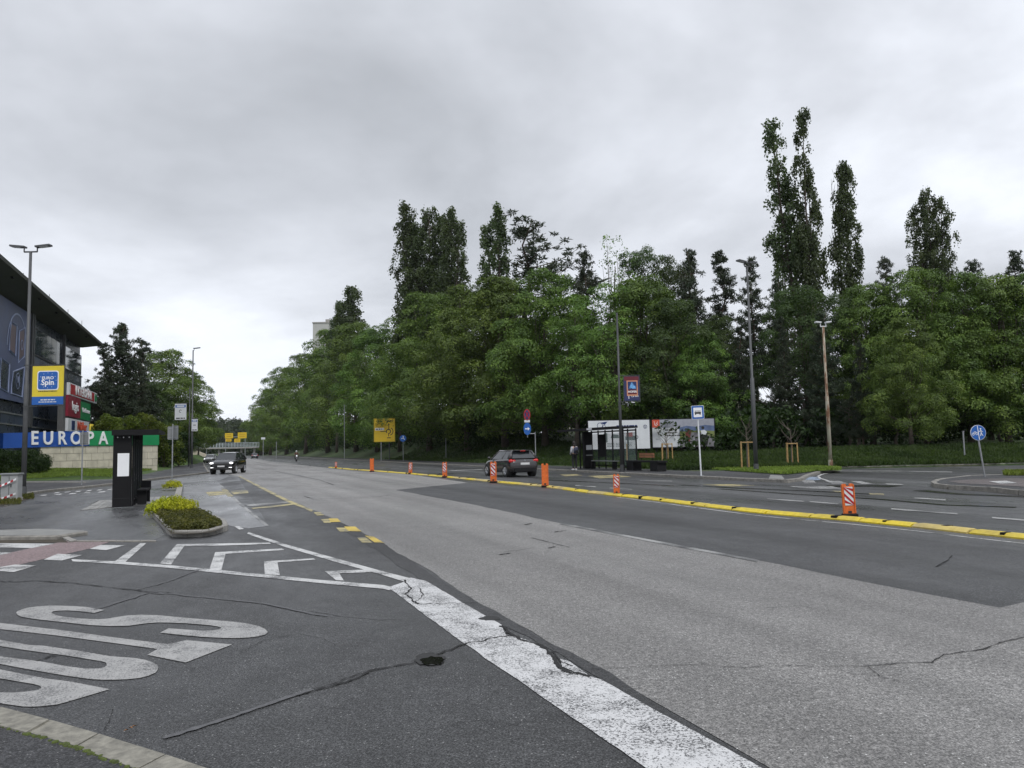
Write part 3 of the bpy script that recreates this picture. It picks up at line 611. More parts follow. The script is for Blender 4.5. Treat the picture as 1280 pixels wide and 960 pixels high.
def broadleaf(kind, seed, H=16, Rm=6.2, base=.1, nc=230, per=190, leaf=.205, mat=None, top=.55, flat=.6, cr=(.8, 1.85), open_=0):
    nc = int(nc * .92); per = int(per * 1.5)
    rs = np.random.RandomState(seed); P = []; Nn = []; Ccs = []
    lump = rs.normal(size=(7, 3)); lump = nrm(lump)
    for k in range(nc):
        h = base + (1 - base) * (rs.random() ** .82)
        q = (h - base) / (1 - base); rr = (sin(pi * min(1, q ** top * .93 + .035)) ** .62) * Rm
        an = rs.random() * 2 * pi; d = np.array([cos(an), sin(an), (q - .4) * 1.2]); d /= np.linalg.norm(d)
        bul = 1 + .2 * max(float((lump @ d).max()) - .6, -.4)
        rf = (rs.random() ** .45) * .95 if rs.random() > .12 else rs.random() * .6
        c = np.array([cos(an) * rr * rf * bul, sin(an) * rr * rf * bul, h * H * (.97 + .03 * bul)])
        r = rs.uniform(*cr) * (1 - .35 * q); out = np.array([cos(an) * rf, sin(an) * rf, q * .7])
        n = int(per * (r / 1.25) ** 2); pd, dd = dome(rs, n, out, flat); sh = (.74 + .3 * rs.random(n) ** .6)[:, None]
        P.append(c + pd * r * sh + rs.normal(size=(n, 3)) * .09); Nn.append(dd * 1.0 + np.array([0, 0, .45]) + rs.normal(size=(n, 3)) * .36); Ccs.append(c)
    crown = leaves('crown', np.concatenate(P), np.concatenate(Nn), leaf, mat or LM_lime, rs)
    zs = np.linspace(0, H * .86, 8); pts = [(rs.normal() * .12 * i * .5, rs.normal() * .12 * i * .5, z) for i, z in enumerate(zs)]; rad = [H * .019 * (1 - .88 * i / 7) * (1.35 if i == 0 else 1) for i in range(8)]
    limbs = []
    for c in [Ccs[i] for i in rs.choice(len(Ccs), 34, False)]:
        z0 = max(H * .1, c[2] * rs.uniform(.35, .7)); i = min(6, int(z0 / (H * .86) * 7)); limbs.append((pts[i][:2] + (z0,), tuple(c), .035 + .05 * rs.random()))
    tree_parts(seed, kind, crown, trunk_mesh(pts, rad, limbs, M_bark, rs), M_bark)
def poplar(kind, seed, H=24, leaders=((0, 0, 1),), Rm=1.9, base=.18, per=125, leaf=.22, nc=150, mat=None, wig=.35):
    rs = np.random.RandomState(seed); P = []; Nn = []; mb = MB()
    for (lx, ly, hs) in leaders:
        Hh = H * hs; pts = []
        for i in range(8):
            t = i / 7; pts.append((lx * t ** .8 + rs.normal() * wig * .2, ly * t ** .8 + rs.normal() * wig * .2, Hh * t))
        mb.tube(pts, [H * .011 * (1 - .9 * i / 7) for i in range(8)], 7)
        for k in range(int(nc * hs)):
            t = base + (1 - base) * rs.random() ** .9; q = (t - base) / (1 - base); i = min(6, int(t * 7)); f = t * 7 - i
            ax = np.array(pts[i]) * (1 - f) + np.array(pts[i + 1]) * f
            rr = Rm * (sin(pi * min(1, q * .86 + .1)) ** .7) * (.25 + .95 * rs.random()); an = rs.random() * 2 * pi
            c = ax + np.array([cos(an) * rr, sin(an) * rr, rr * .5]); r = rs.uniform(.3, .68) * (1.1 - .45 * q); n = int(per * 1.25 * (r / .6) ** 2)
            out = np.array([cos(an), sin(an), .6]); pd, dd = dome(rs, n, out, 1.9, .5)
            P.append(c + pd * r * (.25 + .85 * rs.random(n) ** .7)[:, None] + rs.normal(size=(n, 3)) * .1); Nn.append(dd + rs.normal(size=(n, 3)) * .6)
            if k % 3 == 0: mb.tube([tuple(ax - np.array([0, 0, rr * .8])), tuple(c)], [.05, .015], 4, False)
    tree_parts(seed, kind, leaves('crown', np.concatenate(P), np.concatenate(Nn), leaf, mat or LM_pop, rs, .8), mb, M_bark)
def pine(kind, seed, H=18, Rm=3.4, base=.3, whorls=17, per=85, leaf=.34, mat=None, dens=1.0, oneside=0, spiky=0):
    rs = np.random.RandomState(seed); P = []; Nn = []; Al = []; mb = MB()
    pts = [(rs.normal() * .1 * i * .4, rs.normal() * .1 * i * .4, H * i / 8) for i in range(9)]
    mb.tube(pts, [H * .013 * (1 - .9 * i / 8) for i in range(9)], 8)
    for w in range(whorls):
        q = w / (whorls - 1); nb = int(rs.randint(5, 8) * dens)
        Rw = Rm * ((1 - q) ** .8 * .96 + .035) * (1 if not spiky else .8 + .4 * (w % 2)) * rs.uniform(.82, 1.12); a0 = rs.random() * 6.28
        for b in range(nb):
            z = H * (base + (1 - base) * min(.985, max(0, q + rs.uniform(-.5, .5) / whorls)))
            an = a0 + b * 6.283 / nb + rs.normal() * .25; ln = Rw * rs.uniform(.55, 1.12)
            if oneside and cos(an) < 0: ln *= .45
            if oneside and cos(an) > .5: ln *= 1.35
            ax = np.array([pts[min(8, int(z / H * 8))][0], pts[min(8, int(z / H * 8))][1], z]); rise = rs.uniform(.0, .4) + .35 * q
            tip = ax + np.array([cos(an) * ln, sin(an) * ln, ln * rise]); mb.tube([tuple(ax), tuple(ax * .45 + tip * .55 - np.array([0, 0, .12 * ln])), tuple(tip)], [.045, .03, .012], 4, False)
            for k in range(max(2, int(ln * 2.4))):
                t = rs.uniform(.25, 1.0); c = ax + (tip - ax) * t + rs.normal(size=3) * np.array([.25, .25, .2]) * (1 + ln * .2); r = rs.uniform(.28, .55) * (1.1 - .42 * q)
                n = max(14, int(per * .7 * (r / .5) ** 1.3)); d = nrm(rs.normal(size=(n, 3)) + np.array([0, 0, .5]))
                P.append(c + d * (r * rs.random(n) ** .5)[:, None] * np.array([1.15, 1.15, .8])); Al.append(d); Nn.append(rs.normal(size=(n, 3)))
    tree_parts(seed, kind, leaves('crown', np.concatenate(P), np.concatenate(Nn), leaf, mat or LM_pine, rs, .24, np.concatenate(Al)), mb, M_barkp)
broadleaf('lime1', 1); broadleaf('lime2', 2, Rm=6.8, nc=250); broadleaf('lime3', 3, Rm=5.4, top=.5, base=.08); broadleaf('lime4', 14, Rm=6.4, base=.06, nc=250)
broadleaf('open1', 5, Rm=5.6, nc=120, per=150, base=.22, cr=(.8, 1.5)); broadleaf('dark1', 6, Rm=5.8, mat=LM_dark, nc=200, base=.1); broadleaf('dark2', 7, Rm=6, mat=LM_dark, nc=140, base=.3, per=170)
broadleaf('sapling', 8, H=16, Rm=3.0, nc=70, per=70, base=.3, cr=(.5, 1.0))
poplar('pop1', 11, leaders=((0, 0, 1), (1.2, .6, .93)), Rm=1.5); poplar('pop2', 12, leaders=((-3.0, 0, .99), (-1.6, .8, .78)), Rm=1.3, nc=125, base=.1); poplar('pop3', 13, leaders=((.3, 0, 1), (.9, .3, .8)), Rm=1.5, nc=120, base=.1)
poplar('pop4', 15, leaders=((0, 0, 1), (-1.5, .5, .93), (1.7, -.4, .95)), Rm=2.1, nc=190)
poplar('spire', 16, H=20, leaders=((.5, 0, 1),), Rm=1.25, nc=150, base=.3)
pine('pine1', 21, Rm=3.6); pine('pine2', 22, Rm=3.0, whorls=20, base=.42); pine('pine3', 23, H=16, Rm=6.0, whorls=19, base=.08, dens=1.6, per=90); pine('pine4', 24, Rm=4.8, whorls=14, base=.3, oneside=1, dens=.8, per=75)
pine('pine5', 25, Rm=2.6, whorls=24, base=.25, spiky=1); pine('pine6', 26, Rm=3.8, whorls=18, base=.08, dens=1.25, per=110)
PH = dict(lime1=16, lime2=16, lime3=16, lime4=16, open1=16, dark1=16, dark2=16, sapling=16, pop1=24, pop2=24, pop3=24, pop4=24, spire=20, pine1=18, pine2=18, pine3=16, pine4=18, pine5=18, pine6=18)
nT = [0]
def tree(kind, px, top, D, label, group, hw=None, name=None, cat='tree', rz=None, left=False, wide=1.0):
    g = at(px, 565, D); x = g.x; zg = (hL if left else hR)(x, D); zg = max(zg, 0.0)
    H = at(px, top, D).z - zg; s = H / PH[kind]
    o = thing(name or {'p': 'pine_tree'}.get('', 'tree'), label, cat, (x, D, zg), rz if rz is not None else nT[0] * 2.4, group); nT[0] += 1
    o.scale = (s * wide, s * wide, s); c, t = PROTO[kind]
    link(bpy.data.objects.new('trunk', t), o); link(bpy.data.objects.new('crown', c), o); return o
GR = 'leafy trees along the right side of the main road'
for (k, px, top, D, w, lab) in (
 ('lime3', 327, 512, 420, 1.0, 'small looking far green tree at the left end of the right-hand tree row'),
 ('lime1', 338, 488, 370, 1.05, 'far green tree, second from the left end of the right-hand tree row'),
 ('lime2', 358, 462, 310, 1.0, 'rounded green tree behind the oncoming motorcyclist, left of the pale tower block'),
 ('lime4', 382, 446, 250, .95, 'green tree just below and left of the pale tower block'),
 ('lime1', 410, 416, 205, .9, 'tall green tree hiding the foot of the pale tower block'),
 ('lime2', 445, 408, 165, .9, 'green tree right in front of the small dark distant poplar'),
 ('lime3', 472, 412, 142, 1.0, 'green tree overhanging the big yellow direction sign from the left'),
 ('lime4', 500, 432, 125, .85, 'lower green tree beneath the tight trio of poplars'),
 ('lime2', 537, 372, 108, .92, 'broad bright green tree behind the small round blue sign'),
 ('lime1', 585, 362, 93, .95, 'broad green tree right of the trio of poplars, behind the plain grey post'),
 ('lime4', 632, 352, 86, 1.0, 'broad green tree behind the dark grey hatchback, below the wind-swept pine'),
 ('lime2', 682, 345, 80, .92, 'large green tree behind the person with the backpack'),
 ('open1', 722, 372, 74, .95, 'loose crowned green tree over the left billboard, with pale gaps in its leaves'),
 ('open1', 768, 362, 70, .95, 'green tree behind the lamp post with the dark shop banner'),
 ('lime3', 808, 352, 72, 1.0, 'green tree above the gap between the two billboards'),
 ('lime1', 884, 418, 67, .95, 'smaller bright green tree just right of the second billboard, beside the tall lamp post'),
 ('lime4', 1092, 362, 62, .85, 'green tree right of the rusty pole with bright upper leaves'),
 ('lime2', 1160, 342, 60, .9, 'large bright green tree above the round blue cycle sign'),
 ('lime4', 1140, 402, 54, .85, 'lower front green tree with drooping boughs, left of the round blue cycle sign'),
 ('lime4', 1215, 348, 60, .85, 'green tree right of the round blue cycle sign'),
 ('lime3', 1262, 350, 58, .9, 'green tree at the right edge of the view'),
 ('lime2', 1318, 345, 58, .9, 'green tree cut by the right edge of the view')):
    tree(k, px, top, D, lab, GR, wide=w)
GD = 'darker trees standing behind the front row'
for (k, px, top, D, w, lab, nm) in (
 ('pop4', 540, 266, 132, .95, 'dense group of three tall dark poplar stems rising over the tree row', 'poplar_tree'),
 ('pop1', 568, 268, 126, .95, 'tall dark poplar at the right of the tight poplar group', 'poplar_tree'),
 ('pop1', 511, 263, 134, .95, 'tall dark poplar at the left of the tight poplar group', 'poplar_tree'),
 ('spire', 434, 364, 185, 1.3, 'small distant dark poplar right of the pale tower block', 'poplar_tree'),
 ('spire', 421, 382, 190, .9, 'smallest distant poplar, right beside the pale tower block', 'poplar_tree'),
 ('pop1', 628, 266, 98, 1.05, 'thin crowned tree left of the wind-swept pine top', 'poplar_tree'),
 ('pine4', 662, 272, 97, 1.5, 'wind-swept pine top with long branches reaching right against the sky', 'pine_tree'),
 ('pine1', 735, 320, 86, .9, 'small conifer top poking out between green crowns', 'pine_tree'),
 ('sapling', 777, 298, 78, .8, 'spindly pale leaved tree top against the sky', 'tree'),
 ('dark1', 812, 318, 84, .7, 'dark green tree top right of the spindly pale one', 'tree'),
 ('dark1', 848, 330, 80, .65, 'dark green tree top left of the thin pines', 'tree'),
 ('pine2', 868, 316, 76, .8, 'thin dark pine, leftmost of the three beside the tall lamp post', 'pine_tree'),
 ('pine5', 908, 318, 78, .95, 'thin dark pine in the middle, just left of the tall lamp post head', 'pine_tree'),
 ('pine1', 950, 326, 76, .8, 'dark pine just right of the tall lamp post head', 'pine_tree'),
 ('pine2', 980, 352, 72, .8, 'dark pine below the leaning tall poplar', 'pine_tree'),
 ('pop2', 1027, 152, 84, .9, 'tall leaning poplar with open crown, tallest on the left of its pair', 'poplar_tree'),
 ('pop3', 1021, 146, 82, .66, 'tallest straight poplar, standing above all other trees', 'poplar_tree'),
 ('spire', 1070, 212, 86, .72, 'narrow poplar with bare twigs right of the tallest one', 'poplar_tree'),
 ('pop4', 1180, 242, 92, .74, 'compact isolated poplar top on the right', 'poplar_tree'),
 ('pine1', 1122, 326, 90, .8, 'tiny dark conifer top between the narrow poplar and the compact one', 'pine_tree'),
 ('pine1', 1230, 330, 88, .9, 'dark conifer top right of the compact poplar', 'pine_tree'),
 ('pine2', 1282, 318, 80, .9, 'dark conifer top at the right edge', 'pine_tree'),
 ('dark2', 1010, 366, 66, .9, 'dark shaded tree below the tallest poplar', 'tree'),
 ('dark2', 1062, 372, 66, .9, 'dark shaded tree behind the rusty pole', 'tree'),
 ('pine6', 1035, 392, 60, .95, 'dark drooping pine behind the right tree stake frame', 'pine_tree'),
 ('pine6', 985, 400, 62, .8, 'dark drooping pine between the two tree stake frames', 'pine_tree'),
 ('pine6', 930, 400, 66, .8, 'dark drooping pine behind the tall lamp post', 'pine_tree'),
 ('dark2', 850, 380, 68, .9, 'dark tree behind the second billboard', 'tree'),
 ('dark1', 745, 420, 84, .8, 'dark tree deep behind the left billboard', 'tree'),
 ('dark2', 1240, 390, 68, 1.0, 'dark tree behind the grey posts on the right', 'tree'),
 ('dark1', 1180, 400, 70, .9, 'dark shaded tree deep behind the round blue sign', 'tree'),
 ('pine6', 1080, 430, 57, .8, 'low dark conifer right of the rusty pole', 'pine_tree'),
 ('dark1', 905, 400, 72, .8, 'dark tree deep behind the second billboard\'s right end', 'tree'),
 ('dark1', 660, 420, 100, .9, 'dark tree deep behind the dark grey hatchback', 'tree'),
 ('pine1', 800, 390, 84, .9, 'dark pine behind the shop banner', 'pine_tree')):
    tree(k, px, top, D, lab, GD, name=nm, wide=w, cat='tree', rz=0 if k in ('pop2', 'pop3', 'spire', 'pop4', 'pine4') else None)
# bare twigs on the narrow poplars
def bare(px, top, D, label, n=5, lo=60):
    zg = hR(at(px, 560, D).x, D); p = at(px, 560, D); H = at(px, top, D).z - zg; rs = np.random.RandomState(int(px)); mb = MB()
    for k in range(n):
        x = rs.normal() * .35; pts = [(rs.normal() * .1 + x * t, rs.normal() * .1, H * t * (1 - .06 * k)) for t in (0, .4, .7, .85, 1)]
        mb.tube(pts, [.12, .09, .06, .04, .012], 5)
        for j in range(9):
            t = rs.uniform(.72, .97); z = H * (1 - .06 * k) * t; a = rs.choice([-1, 1]) * rs.uniform(.2, .6); mb.tube([(x * t, 0, z), (x * t + a * .5, rs.normal() * .2, z + .7), (x * t + a, rs.normal() * .3, z + 1.6)], [.035, .025, .008], 4)
    o = tag(mb.build('bare_tree', M_twig), label, 'tree'); o.location = (p.x, D, zg)
bare(1064, 204, 87, 'bare dead stems standing beside the narrow poplar', 3)
bare(990, 150, 86, 'bare twig tips above the leaning tall poplar', 2)
# left side trees
GL = 'trees behind the shopping centre wall'
for (k, px, top, D, w, lab, nm) in (
 ('pine3', 150, 406, 100, .82, 'big dark pine behind the wall with the large white letters', 'pine_tree'),
 ('pine6', 128, 432, 106, 1.05, 'dark pine close to the tip of the curved roof', 'pine_tree'),
 ('pine6', 174, 428, 104, 1.1, 'dark pine on the right flank of the big dark pine', 'pine_tree'),
 ('lime1', 207, 440, 112, 1.12, 'green leafy tree right of the big dark pine', 'tree'),
 ('lime3', 236, 470, 125, 1.15, 'green leafy tree behind the thin street lamp on the left', 'tree'),
 ('lime2', 248, 506, 150, .75, 'last green tree before the gap at the end of the road', 'tree'),
 ('dark1', 190, 480, 104, .8, 'shaded tree behind the two hanging bus stop signs', 'tree'),
 ('dark1', 222, 500, 118, .8, 'shaded tree beside the thin street lamp on the left', 'tree'),
 ('dark2', 240, 520, 140, .8, 'shaded tree above the cream retaining wall', 'tree')):
    tree(k, px, top, D, lab, GL, name=nm, wide=w, left=True)
# ---- shrubs
def clump_cloud(rs, spots, per, leaf, mat, name, flat=.8, asp=.6):
    P = []; Nn = []
    for (x, y, z, r) in spots:
        n = int(per * r * r); d = nrm(rs.normal(size=(n, 3)) + np.array([0, 0, .5])); P.append(np.array([x, y, z]) + d * np.array([1, 1, flat]) * r * (.6 + .4 * rs.random(n))[:, None]); Nn.append(d + rs.normal(size=(n, 3)) * .6)
    return leaves(name, np.concatenate(P), np.concatenate(Nn), leaf, mat, rs, asp)
rs = np.random.RandomState(77)
SH = ('yellow green shrub', )
k_ = 0
for (px, top, D, r, mat, lab) in ((134, 520, 88, 1.5, LM_shrub, 'yellow green shrub behind the green end of the lettered wall, nearest the store signs'), (147, 512, 86, 2.0, LM_shrub, 'tallest yellow green shrub behind the letters P and A'),
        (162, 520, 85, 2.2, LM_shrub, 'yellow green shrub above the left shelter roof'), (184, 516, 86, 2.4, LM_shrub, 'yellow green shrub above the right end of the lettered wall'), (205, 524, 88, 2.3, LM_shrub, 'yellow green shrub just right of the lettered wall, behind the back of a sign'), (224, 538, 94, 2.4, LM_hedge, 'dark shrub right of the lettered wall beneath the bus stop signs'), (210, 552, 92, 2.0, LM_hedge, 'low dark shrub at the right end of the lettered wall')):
    p = at(px, 565, D); zg = max(0, hL(p.x, D)); zt = at(px, top, D).z - zg; spots = []
    for k in range(26):
        z = rs.uniform(.4, zt - .5); a = rs.random() * 6.28; q = rs.random() ** .5 * r * (1 - .35 * z / zt); spots.append((cos(a) * q, sin(a) * q, z, rs.uniform(.5, .85)))
    o = thing('shrub', lab, 'shrub', (p.x, D, zg), 0, 'shrubs behind the lettered wall'); link(bpy.data.objects.new('foliage', clump_cloud(rs, spots, 330, .22, mat, 'foliage')), o)
    mb = MB(); [mb.tube([(0, 0, 0), (s[0] * .5, s[1] * .5, s[2] * .5), s[:3]], [.05, .035, .015], 4) for s in spots[:8]]; mb.build('stem', M_bark, o)
# clipped hedge at far left
spots = []; 
for k in range(130):
    px = -30 + 86 * rs.random(); D = rs.uniform(57, 61); p = at(px, 565, D); spots.append((p.x, D, max(0, hL(p.x, D)) + rs.uniform(.3, 1.5) * (1 if px < 48 else .7), rs.uniform(.45, .7)))
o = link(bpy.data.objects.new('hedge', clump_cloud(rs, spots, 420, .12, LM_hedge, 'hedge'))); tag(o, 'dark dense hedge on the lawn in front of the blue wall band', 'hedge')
# undergrowth beneath the right trees: one mass
spots = []
for k in range(520):
    px = 600 + 760 * rs.random(); D = rs.uniform(58, 88); p = at(px, 560, D)
    if bank_d(p.x, D) < 9: continue
    spots.append((p.x, D, hR(p.x, D) + rs.uniform(.2, 3.2), rs.uniform(.8, 1.7)))
for k in range(900):
    s = 55 + 380 * rs.random() ** 1.2; t = rs.uniform(8.0, 20); p = kerbR(s, t); spots.append((p.x, p.y, hR(p.x, p.y) + rs.uniform(.2, 4.2), rs.uniform(1.2, 2.4)))
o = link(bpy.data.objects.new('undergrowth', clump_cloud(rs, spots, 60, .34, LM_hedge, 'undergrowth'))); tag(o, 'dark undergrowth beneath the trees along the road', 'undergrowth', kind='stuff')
# slim bare understory trunks on the right
slims = ((1008, 62, 470, 'pale slim bare trunk between the stake frame and the rusty pole'), (1064, 60, 500, 'thin grey trunk right of the rusty pole, at the edge of the wood'), (1073, 58, 510, 'thin crooked trunk second right of the rusty pole'), (1120, 60, 520, 'thin trunk left of the large drooping green tree'), (968, 64, 500, 'thin dark trunk left of the right stake frame'), (1252, 62, 500, 'thin trunk behind the round blue sign, to its right'), (1044, 63, 490, 'thin trunk just behind the rusty pole'))
for (px, D, top, lab) in slims:
    p = at(px, 560, D); zg = hR(p.x, D); H = at(px, top, D).z - zg; mb = MB(); pts = [(rs.normal() * .08 * i, 0, H * i / 5) for i in range(6)]; mb.tube(pts, [.14, .12, .11, .1, .08, .05], 7)
    for j in range(5): z = H * rs.uniform(.4, .95); a = rs.choice([-1, 1]); mb.tube([(0, 0, z), (a * .8, .1, z + .5), (a * 1.4, .2, z + .7)], [.04, .03, .01], 4)
    o = tag(mb.build('slim_tree', M_twig), lab, 'tree', 'slim trunks at the edge of the wood'); o.location = (p.x, D, zg)
# ---- grass
def inpoly(x, y, poly):
    c = False; j = len(poly) - 1
    for i in range(len(poly)):
        if ((poly[i][1] > y) != (poly[j][1] > y)) and (x < (poly[j][0] - poly[i][0]) * (y - poly[i][1]) / (poly[j][1] - poly[i][1]) + poly[i][0]): c = not c
        j = i
    return c
def grass(name, pts, h, w, mat, rs):
    P = np.array(pts); n = len(P); up = nrm(np.stack([rs.normal(size=n) * .35, rs.normal(size=n) * .35, np.ones(n)], 1)); hh = h * (.5 + rs.random(n))
    Nn = np.stack([rs.normal(size=n), rs.normal(size=n) - .6, np.zeros(n) + .15], 1); me = leaves(name, P + up * hh[:, None] * .45, Nn, hh, mat, rs, w / h, up); o = link(bpy.data.objects.new(name, me)); o['kind'] = 'stuff'; return o
pts = []
while len(pts) < 42000:
    px = rs.uniform(-20, 262); D = 50 + 30 * rs.random() ** 1.3; p = at(px, 565, D); h = hL(p.x, D)
    if h > .1: pts.append((p.x, D, h))
tag(grass('grass', pts, .16, .05, LM_grass, rs), 'green grass on the lawn before the lettered wall', 'grass')
pts = []
while len(pts) < 60000:
    px = rs.uniform(400, 1300); D = 42 + 75 * rs.random() ** 1.6; p = at(px, 560, D); d = bank_d(p.x, D)
    if 0 < d < 12 and not (D < 60 and rs.random() < .3): pts.append((p.x, D, hR(p.x, D)))
tag(grass('grass', pts, .24, .08, LM_grassd, rs), 'rough shaded grass on the bank below the trees', 'grass')
pts = []
while len(pts) < 16000:
    px, py = rs.uniform(815, 1055), rs.uniform(580, 593)
    if inpoly(px, py, VG): p = G(px, py, .15); pts.append((p.x, p.y, .15))
tag(grass('grass', pts, .13, .05, LM_grass, rs), 'short bright grass around the tree stakes behind the right pavement', 'grass')
pts = []
for k in range(2500):
    px = 1255 + 60 * rs.random(); py = rs.uniform(591, 594.5); p = G(px, py, .13); pts.append((p.x, p.y, .13))
tag(grass('grass', pts, .14, .05, LM_grass, rs), 'tuft of grass on the right traffic island', 'grass')
pts = []
for k in range(2600):
    px = rs.uniform(-30, 42); py = rs.uniform(617.5, 631) if px < 26 else rs.uniform(617, 624); p = G(px, py, .02); pts.append((p.x, p.y, .02))
tag(grass('grass', pts, .10, .03, LM_cover, rs), 'scruffy grass strip at the foot of the grey cabinet and lamp post', 'grass')
sheet('soil_strip', [(-60, 616), (20, 618), (44, 617), (36, 624), (0, 632), (-60, 640)], .018, T_soil, kind='structure')
# ---- planted bed in front of the left shelter
bed_px = [(189, 640), (195, 631.5), (215, 628), (235, 627), (243, 637), (262, 645), (279, 655), (279, 661), (262, 665.6), (234, 667.6), (214, 667.5)]
bed = sheet('planting_bed', bed_px, .09, T_soil, kind='structure')
kerb_run([G(x, y) for x, y in ((186, 643.2), (193, 649), (200, 656), (209, 667), (216, 671.5), (234, 672), (252, 671.5), (270, 668), (285, 663), (283, 657), (270, 650))], .1, .13, bed, M_kerb, .8, side=1)
spots = []
while len(spots) < 900:
    px, py = rs.uniform(186, 282), rs.uniform(640, 667)
    if inpoly(235 + (px - 235) / .86, 649.5 + (py - 649.5) / .84, bed_px): p = G(px, py, .1); spots.append((p.x, p.y, .1 + rs.uniform(.0, .10) * (1 if px < 262 else .5), rs.uniform(.06, .12)))
o = link(bpy.data.objects.new('ground_cover', clump_cloud(rs, spots, 4600, .04, LM_cover, 'ground_cover'))); tag(o, 'reddish green ground cover filling the planted bed', 'ground cover', kind='stuff')
def gold(cx, cy, n, rx, ry, h, lab):
    p0 = G(cx, cy, .1); spots = []
    for k in range(n):
        a = rs.random() * 6.28; q = rs.random() ** .5; spots.append((cos(a) * q * rx, sin(a) * q * ry, rs.uniform(.08, h * .72) * (1 - .4 * q), rs.uniform(.07, .12)))
    o = thing('golden_shrub', lab, 'shrub', (p0.x, p0.y, .08), 0, 'golden shrubs'); link(bpy.data.objects.new('foliage', clump_cloud(rs, spots, 4500, .045, LM_gold, 'foliage', 1.2)), o)
    mb = MB(); [mb.tube([(s[0] * .4, s[1] * .4, 0), s[:3]], [.012, .006], 4) for s in spots[:12]]; mb.build('stem', M_bark, o)
gold(203, 642, 60, .3, .55, .58, 'golden yellow shrub at the left back of the planted bed')
gold(216, 641, 60, .32, .55, .62, 'golden yellow shrub in the middle back of the planted bed')
gold(229, 642, 60, .3, .5, .5, 'golden yellow shrub at the right back of the planted bed')
gold(215, 609.5, 60, .42, .4, .4, 'small golden shrub at the foot of the sign seen from behind')
# far wooded hill at the end of the road
spots = []
for k in range(520):
    px = rs.uniform(225, 360); D = rs.uniform(430, 560); z = (D - 430) * .13 + rs.uniform(0, 7); p = at(px, 565, D); spots.append((p.x, D, z, rs.uniform(3.5, 6)))
P = []; Nn = []
for (x, y, z, r) in spots:
    n = 70; d = nrm(rs.normal(size=(n, 3)) + np.array([0, -.3, .5])); P.append(np.array([x, y, z]) + d * np.array([.8, .8, 1.15]) * r * (.6 + .4 * rs.random(n))[:, None]); Nn.append(d + rs.normal(size=(n, 3)) * .5)
o = link(bpy.data.objects.new('far_wood', leaves('far_wood', np.concatenate(P), np.concatenate(Nn), 1.5, LM_far, rs))); tag(o, 'far hazy wooded hill at the end of the road', 'woods', kind='stuff')
def hH(x, y): return -2 + max(0, (y - 420)) * .13 if y < 560 else 16
grid('hill', -330, 0, 415, 640, 15, lambda x, y: max(-.02, hH(x, y)), T_bank)
# ================================================================ STREET OBJECTS AND BUILDINGS
M_galv = M('galvanised_steel', (.30, .31, .32), .45, .6, vary=.2)
M_pole = M('painted_grey_pole', (.08, .083, .086), .55, .2, vary=.15)
M_poled = M('dark_pole', (.045, .047, .05), .45, .2)
M_black = M('black_metal', (.008, .008, .009), .6, spec=.2)
M_blackm = M('matt_black', (.012, .012, .013), .8, spec=.2)
M_wht = M('white_sheet', (.62, .64, .66), .5, vary=.05)
M_whtb = M('white_letter', (.78, .79, .8), .5, vary=.03)
M_blue = M('sign_blue', (.01, .10, .38), .4, vary=.06)
M_blued = M('deep_blue', (.012, .03, .12), .45)
M_green = M('sign_green', (.01, .20, .065), .45, vary=.06)
M_red = M('sign_red', (.38, .012, .02), .45, vary=.06)
M_dred = M('sign_dark_red', (.22, .01, .03), .45, vary=.08)
M_yel = M('sign_yellow', (.62, .42, .015), .45, vary=.06)
M_yelb = M('banner_yellow', (.66, .52, .03), .5, vary=.05)
M_blk = M('print_black', (.02, .02, .02), .6)
M_orange = M('orange_plastic', (.62, .13, .02), .55, vary=.22, scale=14)
M_sback = M('sign_back_grey', (.2, .21, .21), .5, .3)
M_conc = M('concrete', (.3, .29, .27), .85, vary=.15, bumpy=.01)
M_wood = M('stake_wood', (.36, .23, .09), .7, vary=.25, scale=8)
M_bwood = M('bench_wood', (.28, .12, .06), .6, vary=.25, scale=6)
M_skin = M('skin', (.45, .28, .2), .6)
def glassmat(name, col, rough=.05, alpha=.35):
    m, N, L, b, o = newmat(name); b.inputs['Base Color'].default_value = (*col, 1); b.inputs['Roughness'].default_value = rough; b.inputs['Alpha'].default_value = alpha; b.inputs['Specular IOR Level'].default_value = .6; return m
M_glass = glassmat('shelter_glass', (.10, .14, .14), .04, .16)
M_cglass = M('car_glass', (.02, .024, .028), .06, vary=.1, spec=.8)
def base(px, py, z=0.0): p = G(px, py, z); return p
def hgt(px, py, D, z0=0.0): return at(px, py, D).z - z0
def fpost(mb, h, r=.03, x=0, y=0, n=8): mb.tube([(x, y, 0), (x, y, h)], r, n)
def disc(mb, c, r, y0, y1, n=24, rx=None): mb.prism([(c[0] + (rx or r) * cos(2 * pi * k / n), c[1] + r * sin(2 * pi * k / n)) for k in range(n)], y0, y1)
def rrect(cx, cz, w, h, r, n=4):
    out = []
    for (sx, sz, a0) in ((1, 1, 0), (-1, 1, pi / 2), (-1, -1, pi), (1, -1, 3 * pi / 2)):
        for k in range(n + 1):
            a = a0 + pi / 2 * k / n; out.append((cx + sx * (w / 2 - r) + r * cos(a), cz + sz * (h / 2 - r) + r * sin(a)))
    return out
def annulus(mb, cx, cz, r0, r1, y0, y1, a0=0, a1=2 * pi, n=24, rx=1.0):
    for k in range(n):
        a, b = a0 + (a1 - a0) * k / n, a0 + (a1 - a0) * (k + 1) / n
        mb.prism([(cx + rx * r0 * cos(a), cz + r0 * sin(a)), (cx + rx * r1 * cos(a), cz + r1 * sin(a)), (cx + rx * r1 * cos(b), cz + r1 * sin(b)), (cx + rx * r0 * cos(b), cz + r0 * sin(b))], y0, y1)
